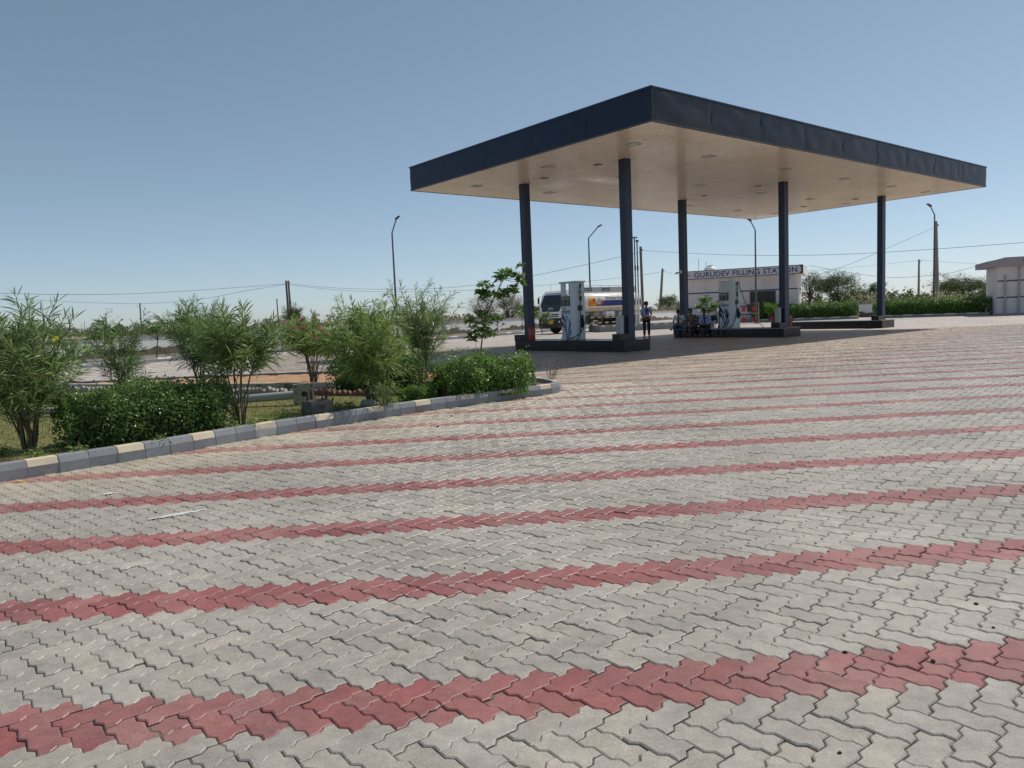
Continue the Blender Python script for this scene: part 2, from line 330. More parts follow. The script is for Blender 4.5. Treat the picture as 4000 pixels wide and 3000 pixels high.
def s_edge(p, q, d=.085):
    p = np.array(p, float); q = np.array(q, float); t = q-p; n = np.array([t[1], -t[0]])
    return [p, p+.37*t+d*n, p+.63*t-d*n]
def ring_inset(pts, g):
    P = np.array(pts); k = len(P); out = []
    for i in range(k):
        a = P[i]-P[i-1]; b = P[(i+1) % k]-P[i]; a = a/np.linalg.norm(a); b = b/np.linalg.norm(b)
        n = np.array([-a[1], a[0]])+np.array([-b[1], b[0]]); n /= (np.linalg.norm(n)+1e-9); c = max(.5, (n@np.array([-a[1], a[0]])))
        out.append(P[i]+n*g/c)
    return np.array(out)
def paver_template(kind=0, bevel=True, flat=False):
    """unit block 2 x 1 modules, centred; kind 0 whole, 1 left half, 2 right half of a cracked block"""
    c = [(0, 0), (1, 0), (2, 0), (2, 1), (1, 1), (0, 1)]
    pts = []
    jag = [(1.02, 0.0), (1.07, .22), (.95, .45), (1.05, .7), (.99, 1.0)]
    if kind == 0: seq = [(0, 1), (1, 2), (2, 3), (3, 4), (4, 5), (5, 0)]
    elif kind == 1: seq = [(0, 1), None, (4, 5), (5, 0)]
    else: seq = [(1, 2), (2, 3), (3, 4), None]
    for e in seq:
        if e is None: pts += [np.array(j) for j in (jag[:-1] if kind == 1 else jag[::-1][:-1])]
        else: pts += s_edge(c[e[0]], c[e[1]])
    P = (np.array(pts)-[1, .5])*PW
    r0 = ring_inset(P, .0017); n = len(P)
    if bevel:
        r1 = ring_inset(P, .0064)
        V = np.concatenate([np.c_[r1, np.zeros(n)], np.c_[r0, np.full(n, -.004)], np.c_[r0, np.full(n, -.03)]])
    else:
        V = np.concatenate([np.c_[ring_inset(P, .0028), np.zeros(n)], np.c_[ring_inset(P, .0012), np.full(n, -.012)]])
    if flat: V = V[:n]
    k = len(V)//n; Q = []
    for i in range(k-1):
        for j in range(n): Q.append([i*n+j, (i+1)*n+j, (i+1)*n+(j+1) % n, i*n+(j+1) % n])
    return V, np.arange(n)[None, :], np.array(Q, int).reshape(-1, 4)
# planter outline (ground points)
KERB = [(-9.5, 1.5), (-6.6, 4.8), (-4.77, 6.83), (-3.84, 7.87), (-3.11, 8.88), (-1.48, 10.60), (0, 11.89), (.62, 12.40), (.80, 12.62), (.86, 12.9), (.80, 13.2), (.60, 13.8), (.05, 15.0), (-1.31, 16.75), (-2.63, 17.5), (-5.2, 18.4), (-8, 18.5), (-11, 18.2), (-15, 17.6), (-22, 16.6)]
def inpoly(x, y, poly):
    x = np.asarray(x); y = np.asarray(y); r = np.zeros(x.shape, bool); n = len(poly)
    for i in range(n):
        (x0, y0), (x1, y1) = poly[i], poly[(i+1) % n]
        c = ((y0 > y) != (y1 > y)) & (x < (x1-x0)*(y-y0)/(y1-y0+1e-12)+x0); r ^= c
    return r
PLANTER = KERB+[(-22, 1.5)]
YMAX = 33.0
blk = []
for s in range(-40, 480):                               # s = y - x cell diagonal index
    if s % 4 not in (1, 2): continue
    for x in range(-420, 300):
        y = x+s
        cc = np.array([x+1, y+.5]) if s % 4 == 1 else np.array([x+.5, y+1])
        P = PO+PW*(cc[0]*EX+cc[1]*EY)
        if P[1] < 1.25 or P[1] > YMAX or abs(P[0]-.02*P[1]) > .70*P[1]+1.6: continue
        if P[1] > 19.5 and P[0] < -.30*P[1]-1: continue
        red = (s-(1 if s % 4 == 1 else 2))//4 % 4 == 0
        blk.append((P[0], P[1], A0-PI/4 if s % 4 == 1 else A0+PI/4, red))
blk = np.array(blk)
blk = blk[~inpoly(blk[:, 0], blk[:, 1], PLANTER)]
dist = np.hypot(blk[:, 0], blk[:, 1])
# which show largest: nearest inside the frame
vd = np.c_[blk[:, 0], blk[:, 1], np.full(len(blk), -HC)]; zc = vd@_F; px = 2000+FPX*(vd@_R)/zc; py = 1500-FPX*(vd@_U)/zc
vis = (px > -40) & (px < 4040) & (py < 3040)
order = np.argsort(np.where(vis, dist, 1e6)); first = order[:300]; isfirst = np.zeros(len(blk), bool); isfirst[first] = True
meshes = {}
def pv_mesh(kind, red):
    if (kind, red) not in meshes:
        V, top, Q = paver_template(kind); me = bpy.data.meshes.new('paver'); me.from_pydata(V.tolist(), [], top.tolist()+Q.tolist())
        me.materials.append(M_pr if red else M_pg); me.materials.append(M_er if red else M_eg); n_ = top.shape[1]
        me.polygons.foreach_set('material_index', [0]+[1]*n_+[0]*(len(Q)-n_)); meshes[(kind, red)] = me
    return meshes[(kind, red)]
jit = lambda a: float(rng.normal(0, a))
for i in first:
    x, y, a, red = blk[i]; kinds = (1, 2) if rng.random() < .06 else (0,); odd = rng.random() < .09
    for kd in kinds:
        o = bpy.data.objects.new('paver', pv_mesh(kd, bool(red))); col.objects.link(o); o.parent = yard
        o.location = (x+jit(.0009), y+jit(.0009), jit(.0016)-(.002 if kd else 0)-(.002 if odd else 0)); o.rotation_euler = (jit(.013 if odd else .008), jit(.013 if odd else .008), a+jit(.006))
def pv_bulk(sel, bevel, flat=False):
    V, top, Q = paver_template(0, bevel, flat); n = len(V); B = blk[sel]; m = len(B)
    rz = B[:, 2]+rng.normal(0, .006, m); c, s = np.cos(rz), np.sin(rz); tx, ty = rng.normal(0, .009, m), rng.normal(0, .009, m)
    X = V[None, :, 0]; Yv = V[None, :, 1]; Z = V[None, :, 2]+tx[:, None]*Yv-ty[:, None]*X+rng.normal(0, .0016, m)[:, None]
    PX = c[:, None]*X-s[:, None]*Yv+B[:, 0:1]+rng.normal(0, .0009, m)[:, None]; PY = s[:, None]*X+c[:, None]*Yv+B[:, 1:2]+rng.normal(0, .0009, m)[:, None]
    A = np.stack([PX, PY, Z], -1).reshape(-1, 3); off = (np.arange(m)*n)[:, None, None]
    T = (top[None]+off).reshape(-1, top.shape[1]); Qs = (Q[None]+off).reshape(-1, 4)
    qi = np.tile(np.r_[np.full(top.shape[1], 2 if bevel else 0), np.zeros(len(Q)-top.shape[1])] if len(Q) else np.zeros(0), m)+np.repeat(B[:, 3], len(Q)); mi = np.concatenate([B[:, 3], qi])
    return npmesh('paver_field', A, [T, Qs] if len(Q) else [T], [M_pg, M_pr, M_eg, M_er], yard, mi, kind='stuff')
pv_bulk((~isfirst) & (dist < 14), True); pv_bulk((~isfirst) & (dist >= 14) & (dist < 18), False); pv_bulk((~isfirst) & (dist >= 18), False, True)
jb = MB(); jb.add([(-2.6, 1.2, -.009), (2.6, 1.2, -.009), (16.4, 20.5, -.009), (-15.6, 20.5, -.009)], [(0, 1, 2, 3)]); jb.build('joint_bed', M_joint, yard, kind='structure')

# ------------------------------------------------------------------ kerb of the planter
def resample(path, step):
    P = np.array(path, float); seg = np.hypot(*np.diff(P[:, :2], axis=0).T); cum = np.r_[0, np.cumsum(seg)]
    n = max(2, int(round(cum[-1]/step))); t = np.linspace(0, cum[-1], n+1)
    return np.stack([np.interp(t, cum, P[:, k]) for k in range(P.shape[1])], 1)
def kerb_row(name, path, step, wd, h, cream_at, mats, z0=-.02, gap=.012, label=None, side=1):
    """stones with a sloping upper face; mats: body, painted cap, mortar"""
    root = bpy.data.objects.new(name, None); col.objects.link(root); root['kind'] = 'structure'
    R_ = resample(path, step); n = len(R_)-1
    nrm = []
    for i in range(n+1):
        t = R_[min(i+1, n)]-R_[max(i-1, 0)]; t = t/np.linalg.norm(t); nrm.append(np.array([-t[1], t[0]])*side)
    for i in range(n):
        mb = MB(); a, b = R_[i], R_[i+1]; t = (b-a)/np.linalg.norm(b-a)
        a2, b2 = a+t*gap/2, b-t*gap/2; js = random.gauss(0, .003)
        pr = [(js, z0), (js, h*.60), (wd*.16, h*.97), (wd*.26, h), (wd, h), (wd, z0)]
        vs = [(*(a2+nrm[i]*d), z) for d, z in pr]+[(*(b2+nrm[i+1]*d), z) for d, z in pr]; k = len(pr)
        for j in range(k):
            mi = 1 if (cream_at(i) and j in (1, 2, 3)) else 0
            mb.add([vs[j], vs[(j+1) % k], vs[k+(j+1) % k], vs[k+j]], [(0, 1, 2, 3)], mi)
        mb.add(vs[:k], [tuple(range(k))]); mb.add(vs[k:], [tuple(range(k))[::-1]])
        mb.build('kerb_stone', mats[:2], root)
    mb = MB()
    for i in range(n):
        a, b = R_[i], R_[i+1]; pr = [(.006, z0), (.006, h*.58), (wd*.20, h*.95), (wd*.9, h*.96), (wd*.9, z0)]; k = len(pr)
        vs = [(*(a+nrm[i]*d), z) for d, z in pr]+[(*(b+nrm[i+1]*d), z) for d, z in pr]
        mb.add(vs, [(j, (j+1) % k, k+(j+1) % k, k+j) for j in range(k)])
    mb.build('mortar_core', mats[2], root)
    return root
_seg = resample(KERB, .272)
# cream stone nearest the photograph's first cream stone decides the phase
_mid = (_seg[:-1]+_seg[1:])/2; _c0 = int(np.argmin(np.hypot(*( _mid-np.array(G(105, 1855)[:2])).T)))
kerb_row('kerb', KERB, .272, .13, .165, lambda i: (i-_c0) % 3 == 0, [M_kg, M_kc, M_mortar])
# ------------------------------------------------------------------ planter soil, lawn, sand
M_soil = mat('planter_soil', (.10, .075, .045), .95, .35, 9, bump=.6, bscale=25, dirt=(.20, .14, .07, .6), dscale=3)
M_lawn = mat('lawn_base', (.16, .16, .05), .95, .35, 10, bump=.4, bscale=50, dirt=(.24, .20, .07, .65), dscale=2)
M_sand = mat('red_sand', (.42, .25, .135), .95, .18, 5, bump=.9, bscale=11, dirt=(.30, .18, .10, .6), dscale=3)
KIN = [(x, y) for x, y in KERB]
pb = MB(); pl = [(*p, .10) for p in ring_inset(np.array(KIN+[(-22, 1.5)]), .10)]
pb.add(pl, [tuple(range(len(pl)))]); pb.build('planting_bed', M_soil, kind='structure')
STRIP = [(-12.5, 18.0), (-9.99, 16.93), (-7.32, 15.75), (-5.11, 14.89), (-3.89, 14.40), (-2.08, 13.86), (-1.2, 13.46), (-.2, 13.1)]
EDGE = [(-9.5, 15.9), (-6.6, 14.75), (-5.3, 14.03), (-3.06, 12.71), (-1.86, 12.15), (-.9, 11.75)]
LAWN = ring_inset(np.array(KIN[:7]+EDGE[::-1]+[(-14, 13.5), (-12, 4)]), .16)
lb = MB(); lb.add([(*p, .106) for p in LAWN], [tuple(range(len(LAWN)))]); lb.build('lawn', M_lawn, kind='structure')
bk = [(-.6, 13.35), (-.1, 14.55), (-1.35, 16.55), (-2.6, 17.3), (-5.2, 18.2), (-8, 18.3), (-11, 18.0), (-12.4, 17.9)]
sp = STRIP[1:-1]+bk
# sand strip as a bumpy mesh
gx, gy = np.meshgrid(np.arange(-12.6, 0.2, .09), np.arange(13.0, 18.6, .09)); ok = inpoly(gx, gy, sp)
gz = .115+.025*np.sin(gx*7+np.sin(gy*5)*2)*np.sin(gy*8+gx*3)+rng.normal(0, .008, gx.shape)
idx = np.arange(gx.size).reshape(gx.shape); cell = ok[:-1, :-1] & ok[1:, :-1] & ok[:-1, 1:] & ok[1:, 1:]
q = np.stack([idx[:-1, :-1], idx[:-1, 1:], idx[1:, 1:], idx[1:, :-1]], -1)[cell]
npmesh('sand_strip', np.stack([gx, gy, gz], -1).reshape(-1, 3), [q], M_sand, smooth=True, kind='structure')
M_pale = mat('pale_cement', (.50, .46, .38), .85, .12, 6, bump=.2, dirt=(.30, .26, .2, .4), dscale=4)
mb = MB(); S = resample(STRIP, .5)
for i in range(len(S)-1):
    a, b = S[i], S[i+1]; t = (b-a)/np.linalg.norm(b-a); n = np.array([-t[1], t[0]])*.07
    mb.add([(*(a-n), .05), (*(b-n), .05), (*(b+n), .05), (*(a+n), .05), (*(a-n), .20), (*(b-n), .20), (*(b+n), .20), (*(a+n), .20)], [(0, 1, 5, 4), (2, 3, 7, 6), (4, 5, 6, 7), (3, 0, 4, 7), (1, 2, 6, 5)])
tag(mb.build('cement_edging', M_pale), 'low pale cement edging wall running between the lawn bed and the red sand strip', 'edging')
# sawtooth brick edging
be = thing('brick_edging', 'sawtooth row of half-buried bricks along the back of the lawn', 'brick edging', (0, 0, 0))
M_brick = mat('old_brick', (.20, .095, .065), .9, .25, 15, bump=.3, dirt=(.30, .25, .2, .5), dscale=4); M_brickp = mat('pale_brick', (.36, .31, .26), .9, .2, 15, bump=.3)
mbk = {}
for nm, m_ in (('r', M_brick), ('p', M_brickp)):
    b_ = MB(); b_.box(-.055, .055, -.035, .035, -.10, .10); me = b_.build('brick', m_).data; bpy.data.objects.remove(bpy.data.objects['brick']); mbk[nm] = me
E_ = resample(EDGE, .105)
for i in range(len(E_)-1):
    t = E_[i+1]-E_[i]; o = bpy.data.objects.new('brick', mbk['p' if E_[i][0] < -4.1 else 'r']); col.objects.link(o); o.parent = be
    o.location = (*((E_[i]+E_[i+1])/2), .10+jit(.012)); o.rotation_euler = (jit(.08), math.radians(45)+jit(.1), math.atan2(t[1], t[0])+jit(.1))
# grass blades (stuff)
def scatter_grass(poly, n, hmin, hmax, name, m, z, seedmask=True):
    P = np.array(poly); lo, hi = P.min(0), P.max(0)
    x = rng.uniform(lo[0], hi[0], n*3); y = rng.uniform(lo[1], hi[1], n*3); k = inpoly(x, y, poly) & (np.abs(x) < .75*y+1)
    x, y = x[k][:n], y[k][:n]; n = len(x)
    a = rng.uniform(0, 2*PI, n); h = rng.uniform(hmin, hmax, n); wd = rng.uniform(.003, .006, n); ln = rng.normal(0, .5, (n, 2))*h[:, None]
    B = np.stack([x, y, np.full(n, z)], 1); d = np.stack([np.cos(a), np.sin(a), np.zeros(n)], 1)*wd[:, None]
    V = np.stack([B-d, B+d, B+np.c_[ln, h]], 1).reshape(-1, 3)
    return npmesh(name, V, [np.arange(3*n).reshape(-1, 3)], m, kind='stuff')
M_grass = leafmat('grass_blades', (.15, .17, .045), .4, .4, (.36, .31, .11))
g = scatter_grass([tuple(p) for p in LAWN], 60000, .012, .035, 'grass', M_grass, .105); g['label'] = 'short dry green lawn grass inside the kerbed planter'; g['category'] = 'grass'

# ================================================================== CANOPY
LU, LV, HB, HT = 11.72, 22.79, 6.146, 7.034
can = thing('canopy', 'large flat forecourt canopy with navy fascia, beige soffit and navy columns', 'canopy', NN, RZ)
def dent_panel(a0, a1, fn, amp, nx, ny, edge=True):
    """sheet panel, pillowed and dented; fn(a, z, out) -> local xyz"""
    mb = MB(); z0, z1 = HB+.035, HT-.05; vs = []
    ph = [random.uniform(0, 6.28) for _ in range(6)]; s = random.choice((-1, 1))
    for i in range(nx+1):
        for j in range(ny+1):
            p, q = i/nx, j/ny
            e = (p*(1-p)*4)**.35*(q*(1-q)*4)**.35
            o = amp*e*(.5+.35*math.sin(2.2*PI*p+ph[0])*math.sin(1.6*PI*q+ph[1])+.25*math.sin(5*PI*p+ph[2]+2*q)*math.sin(3*q+ph[3]))
            cr = math.exp(-((p-.02)/.025)**2)*.012*math.sin(9*q+ph[4])+math.exp(-((1-p-.02)/.025)**2)*.012*math.sin(8*q+ph[5])
            vs.append(fn(a0+(a1-a0)*p, z0+(z1-z0)*q, o+cr))
    fs = [(i*(ny+1)+j, (i+1)*(ny+1)+j, (i+1)*(ny+1)+j+1, i*(ny+1)+j+1) for i in range(nx) for j in range(ny)]
    mb.add(vs, fs)
    return mb
# faces: N-R (y=0), L-N (x=0), R-F (x=LV), L-F (y=LU)
js = [0, .12, 2.54, 4.97, 7.45, 9.87, 12.34, 14.76, 17.22, 19.69, 20.15, LV]
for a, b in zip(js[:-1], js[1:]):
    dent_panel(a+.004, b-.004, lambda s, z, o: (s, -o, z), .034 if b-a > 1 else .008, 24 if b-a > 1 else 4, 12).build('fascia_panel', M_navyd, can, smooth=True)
for k in range(5):
    a, b = LU*k/5, LU*(k+1)/5
    dent_panel(a+.004, b-.004, lambda s, z, o: (-o, s, z), .008, 14, 8).build('fascia_panel', M_navy, can, smooth=True)
    dent_panel(a+.004, b-.004, lambda s, z, o: (LV+o, s, z), .008, 10, 6).build('fascia_panel', M_navy, can, smooth=True)
for a, b in zip(js[1:-2], js[2:-1]):
    dent_panel(a+.004, b-.004, lambda s, z, o: (s, LU+o, z), .008, 10, 6).build('fascia_panel', M_navy, can, smooth=True)
mb = MB(); e = .03                                     # backing frame closes the joints
mb.box(.012, LV-.012, .012, .05, HB+.03, HT-.04); mb.box(.012, LV-.012, LU-.05, LU-.012, HB+.03, HT-.04); mb.box(.012, .05, .05, LU-.05, HB+.03, HT-.04); mb.box(LV-.05, LV-.012, .05, LU-.05, HB+.03, HT-.04)
mb.build('fascia_backing', M_black, can)
mb = MB()
for (x0, x1, y0, y1) in ((-.02, LV+.02, -.02, .10), (-.02, LV+.02, LU-.10, LU+.02), (-.02, .10, .10, LU-.10), (LV-.10, LV+.02, .10, LU-.10)):
    mb.box(x0, x1, y0, y1, HT-.05, HT)
mb.build('top_flashing', M_navyc, can, bevel=.006)
mb = MB()
for (x0, x1, y0, y1) in ((-.015, LV+.015, -.015, .06), (-.015, LV+.015, LU-.06, LU+.015), (-.015, .06, .06, LU-.06), (LV-.06, LV+.015, .06, LU-.06)):
    mb.box(x0, x1, y0, y1, HB-.004, HB+.034)
mb.build('bottom_trim', M_trim, can, bevel=.004)
mb = MB(); mb.box(.1, LV-.1, .1, LU-.1, HT-.16, HT-.12); mb.build('roof_sheet', M_steel, can)
# soffit: narrow strips running along local y, one joined piece
mb = MB(); x = .06; pit = .152
while x < LV-.07:
    x1 = min(x+pit, LV-.06); dz = random.gauss(0, .0012)
    vs = []
    for yy in (.06, LU-.06):
        vs += [(x+.026, yy, HB+.032), (x+.030, yy, HB+.012+dz), (x+.046, yy, HB+.004+dz), (x1-.014, yy, HB+.004+dz), (x1-.001, yy, HB+.010+dz), (x1, yy, HB+.032), (x+.026, yy, HB+.032)]
    n = 7
    mb.add(vs, [(i, i+1, n+i+1, n+i) for i in range(5)], 0)
    mb.add([(x, .06, HB+.0325), (x+.028, .06, HB+.0325), (x+.028, LU-.06, HB+.0325), (x, LU-.06, HB+.0325)], [(0, 1, 2, 3)], 1)
    x += pit
mb.build('soffit', [M_soff, M_groove], can, kind='stuff', label='ribbed beige sheet soffit under the canopy')
CU1, CU2, CVS = 3.717, 8.71, (3.064, 12.381, 20.828); CW, CH = .147, .115   # half sizes along v, u
IZ = .369
for cv in CVS:
    for cu in (CU1, CU2):
        mb = MB(); mb.box(cv-CW, cv+CW, cu-CH, cu+CH, IZ+.002, HB+.02)
        for s in (-1, 1):                               # channel lips give the boxed-section seam
            mb.box(cv-CW-.006, cv+CW+.006, cu+s*(CH+.004)-.012, cu+s*(CH+.004)+.012, IZ+.002, HB+.01)
        mb.box(cv-CW-.06, cv+CW+.06, cu-CH-.06, cu+CH+.06, IZ+.001, IZ+.02)
        mb.build('column', M_navyc, can, bevel=.006)
# recessed luminaires and speakers in the soffit
def soffit_light(v, u, lit):
    t = thing('canopy_light', ('bright white square light fitting at the soffit corner above the pump by the tanker' if lit else 'dull square flush light fitting in the beige canopy soffit'), 'light fitting', W(v, u, HB), RZ, 'square lights in the canopy soffit')
    mb = MB(); s, h = .17, .14
    for (x0, x1, y0, y1) in ((-s, s, -s, -h), (-s, s, h, s), (-s, -h, -h, h), (h, s, -h, h)): mb.box(x0, x1, y0, y1, -.010, .004)
    mb.build('frame', M_steel, t)
    mb = MB(); mb.box(-h, h, -h, h, -.005, .003); mb.build('lens', M_white if lit else mat('dusty_lens', (.38, .36, .33), .3), t)
for v in (1.64, 5.25, 9.75, 14.1, 18.2, 21.6):
    for u in (2.07, 5.8, 9.75): soffit_light(v, u, v < 2 and u < 3)
for v in (2.92, 12.25, 20.45):
    for u in (4.77, 7.41):
        t = thing('canopy_speaker', 'small round dark downlight beside a column top in the soffit', 'downlight', W(v, u, HB), RZ, 'round downlights in the canopy soffit')
        mb = MB(); mb.lathe([(.14, .004), (.14, -.015), (.10, -.02)], 18); mb.build('rim', M_trim, t)
        mb = MB(); mb.lathe([(.095, -.012), (.095, -.0215), (.02, -.026)], 14); mb.build('lens', M_lcd, t)
# ------------------------------------------------------------------ pump islands
IU0, IU1, IH = 3.37, 8.85, .63
isl_lab = ['black granite pump island carrying the pump in front of the tanker', 'black granite pump island with three people sitting on it', 'black granite pump island without a pump, next to the hedges']
for k, cv in enumerate(CVS):
    t = thing('pump_island', isl_lab[k], 'pump island', W(cv, IU0, 0), RZ, 'granite pump islands under the canopy')
    L_ = IU1-IU0; w_ = IH
    mb = MB(); mb.box(-w_+.02, w_-.02, .02, L_-.02, -.014, IZ-.03); mb.build('core', M_concd, t)
    mb = MB(); mb.box(-w_-.008, w_+.008, -.008, L_+.008, IZ-.03, IZ); mb.build('top_slab', M_islandtop if k else M_granite, t, bevel=.006)
    n = 4
    for s in (-1, 1):
        for i in range(n):
            mb = MB(); x0 = s*w_ if s < 0 else w_-.02; y0, y1 = L_*i/n+.003, L_*(i+1)/n-.003
            mb.box(x0, x0+.02, y0, y1, -.014, IZ-.03); mb.build('granite_panel', M_granite, t)
    for y0 in (0, L_-.02):
        for x0, x1 in ((-w_+.02, -.003), (.003, w_-.02)):
            mb = MB(); mb.box(x0, x1, y0, y0+.02, -.014, IZ-.03); mb.build('granite_panel', M_granite, t)
    for cu, s in ((CU1, -1), (CU2, 1)):                 # raised pedestals with a conduit hole at the column feet
        mb = MB(); y = cu-IU0+s*0.0
        mb.box(-w_+.0, -.16, y-.17, y+.17, IZ, IZ+.21); mb.build('pedestal', M_granite, t, bevel=.008)
        mb = MB(); mb.lathe([(.05, -.004), (.05, .004)], 14, (-w_-.001, y-.02, IZ+.10), ax='x'); mb.build('conduit_hole', M_black, t)
# grey steel posts at the two front column feet
for cv, lab in ((CVS[0], 'short grey steel service post beside the column nearest the kerbed planter'), (CVS[1], 'short grey steel service post beside the column behind the red fire extinguisher')):
    t = thing('service_post', lab, 'post', W(cv-.36, CU1+.06, IZ+.21), RZ)
    mb = MB(); mb.box(-.09, .09, -.09, .09, 0, .56); mb.box(-.05, .05, -.095, -.09, .03, .52); mb.build('post_body', M_steel, t, bevel=.01)
    mb = MB(); mb.box(-.11, .11, -.11, .11, .56, .585); mb.build('cap', M_steel, t)
# cctv cameras on two columns
for cv, cu, z, lab in ((CVS[0], CU2, 2.75, 'white security camera on the column beside the young whorled-leaf tree'), (CVS[1], CU2, 2.95, 'white security camera on the column behind the seated people')):
    t = thing('security_camera', lab, 'camera', W(cv-CW-.002, cu+.02, z), RZ)
    mb = MB(); mb.box(-.05, 0, -.07, .07, -.07, .07); mb.build('junction_box', M_white, t, bevel=.008)
    mb = MB(); mb.tube([(-.05, .02, 0), (-.10, .05, -.02), (-.22, .12, -.06)], [.03, .04, .042], 12); mb.build('camera_body', M_white, t)
    mb = MB(); mb.tube([(-.222, .1215, -.061), (-.235, .13, -.066)], .032, 12); mb.build('lens', M_black, t)
# ------------------------------------------------------------------ the company emblem (petals and letters) as printed polygons
def emblem(parent, fn, r, name='emblem', disc=True):
    """fn(a,b,layer) -> xyz, a right, b up"""
    k = 28
    if disc:
        mb = MB(); mb.add([fn(r*math.cos(2*PI*i/k), r*math.sin(2*PI*i/k), 0) for i in range(k)], [tuple(range(k))]); mb.build(name, M_white, parent)
    mb = MB()
    for s in (-1, 1):
        def P(a, b): return fn(s*a*r, b*r, 1)
        def band(c0, c1, n=8):
            vs = []
            for i in range(n+1):
                q = i/n; vs += [P(*c0(q)), P(*c1(q))]
            mb.add(vs, [(2*i, 2*i+1, 2*i+3, 2*i+2) for i in range(n)])
        band(lambda q: (.06+.86*q**1.25, -.86+.98*math.sin(q*1.35)), lambda q: (.03+.80*q**1.6, -.92+1.16*math.sin(q*1.35)))
        band(lambda q: (.02+.40*q**1.3, -.55+.62*math.sin(q*1.4)), lambda q: (.01+.30*q**1.5, -.62+.80*math.sin(q*1.4)))
    mb.build(name+'_petals', M_blue, parent)
    text(parent, name+'_letters', 'HP', r*.62, lambda a, b: fn(a, b+r*.52, 1), M_red, bold=r*.02)
# ------------------------------------------------------------------ fuel dispensers
def arc_band(mb, fn, pts0, pts1, mi=0):
    def cr(P, n=14):
        P = np.array(P); t = np.linspace(0, 1, n); k = len(P)-1
        out = np.zeros((n, 2))
        for i in range(k+1): out += (math.comb(k, i)*t**i*(1-t)**(k-i))[:, None]*P[i]
        return out
    A, B = cr(pts0), cr(pts1); vs = []
    for a, b in zip(A, B): vs += [fn(*a), fn(*b)]
    mb.add(vs, [(2*i, 2*i+1, 2*i+3, 2*i+2) for i in range(len(A)-1)], mi)
def dispenser(label, v, u, variant):
    t = thing('fuel_dispenser', label, 'fuel pump', W(v, u, IZ), RZ, 'fuel pumps on the islands')
    mb = MB(); mb.box(-.22, .22, -.13, .36, 0, 1.56); mb.build('cabinet', M_disp, t, bevel=.012)
    mb = MB(); mb.box(-.22, -.17, .13, .36, 1.56, 1.99); mb.box(.17, .22, .13, .36, 1.56, 1.99); mb.build('upright', M_disp, t, bevel=.01)
    mb = MB(); mb.box(-.25, .25, -.36, -.133, 0, 1.99 if variant == 0 else 2.12); mb.build('hose_tower', M_disp, t, bevel=.014)
    if variant == 0:
        mb = MB(); mb.box(-.27, .27, -.40, .40, 1.993, 2.05); mb.build('top_cap', M_disp, t, bevel=.012)
    else:
        mb = MB(); mb.box(-.24, .24, -.13, .40, 1.993, 2.03); mb.build('top_cap', M_disp, t, bevel=.012)
        mb = MB(); mb.box(-.2, .2, -.13, .13, 1.565, 1.99); mb.build('back_panel', M_disp, t)
    fx = -.22
    f = lambda s, z, l=1: (fx-.002-.0015*l, -s+.115, z)   # s to the right on the front, 0 = centre of cabinet
    mb = MB(); mb.box(fx-.014, fx, -.12, .335, 1.19, 1.535); d = mb.build('display_panel', M_dispd, t, bevel=.006)
    for s0 in (-.12, .10):
        mb = MB(); mb.box(fx-.019, fx-.0145, -(s0+.075)+.115, -(s0-.075)+.115, 1.40, 1.50); mb.build('screen', M_lcd, d)
        for r_ in (1.35, 1.29, 1.23):
            mb = MB(); mb.box(fx-.018, fx-.0145, -(s0+.05)+.115, -(s0-.03)+.115, r_-.014, r_+.014); mb.build('readout', M_lcd, d)
    mb = MB(); mb.lathe([(.028, -.02), (.028, -.0145)], 14, (fx, .115, 1.46), ax='x'); mb.build('stop_button', M_red if variant == 0 else M_white, d)
    for k in range(5):
        mb = MB(); mb.box(fx-.006, fx-.001, .30-.045*k-.012, .30-.045*k+.012, 1.06, 1.16); mb.build('vent_slot', M_steel, t)
    mb = MB(); mb.box(fx-.006, fx-.001, -.02, .08, 1.05, 1.16); mb.build('receipt_slot', M_white, t)
    mb = MB(); mb.box(fx-.006, fx-.001, -.125, .35, .935, 1.03); nb = mb.build('product_strip', mat('strip_teal', (.02, .07, .13), .4), t)
    for s0, tx in ((-.125, 'Diesel'), (.125, 'Petrol')):
        text(nb, 'lettering', tx, .075, lambda a, b, s0=s0: f(a+s0, b+.985, 5), M_white, bold=.002)
    mb = MB()
    arc_band(mb, f, [(-.235, .93), (-.05, .90), (.03, .55), (.045, .02)], [(-.235, .74), (-.10, .74), (.0, .5), (.03, .02)])
    arc_band(mb, f, [(-.235, .66), (-.12, .66), (-.01, .45), (.015, .02)], [(-.235, .50), (-.15, .50), (-.04, .35), (-.022, .02)])
    arc_band(mb, f, [(.24, .70), (.12, .55), (.06, .35), (.052, .10)], [(.24, .52), (.15, .42), (.085, .25), (.06, .02)])
    arc_band(mb, f, [(.24, .44), (.16, .32), (.10, .2), (.085, .02)], [(.24, .28), (.19, .2), (.14, .12), (.12, .02)])
    mb.build('swoosh_livery', M_blue, t)
    emblem(t, lambda a, b, l: f(a-.125, b+.20, 2+l), .095)
    mb = MB(); mb.add([f(-.02, .66, 3), (f(.06, .66, 3)), f(.06, .86, 3), f(-.02, .86, 3)], [(0, 1, 2, 3)]); mb.build('sticker', mat('sticker_blue', (.10, .30, .50), .5), t)
    mb = MB(); mb.add([f(.08, .56, 3), f(.2, .56, 3), f(.21, .72, 3), f(.13, .74, 3)], [(0, 1, 2, 3)]); mb.build('worn_sticker', mat('worn_paper', (.38, .37, .34), .8), t)
    # hose tower fittings on the -y side
    ys = -.36
    mb = MB(); mb.box(-.10, .12, ys-.02, ys, 1.02, 1.20); mb.build('keypad_box', M_dispd, t, bevel=.006)
    mb = MB(); mb.box(-.02, .10, ys-.012, ys, 1.36, 1.52); mb.build('card_reader', M_dispd, t)
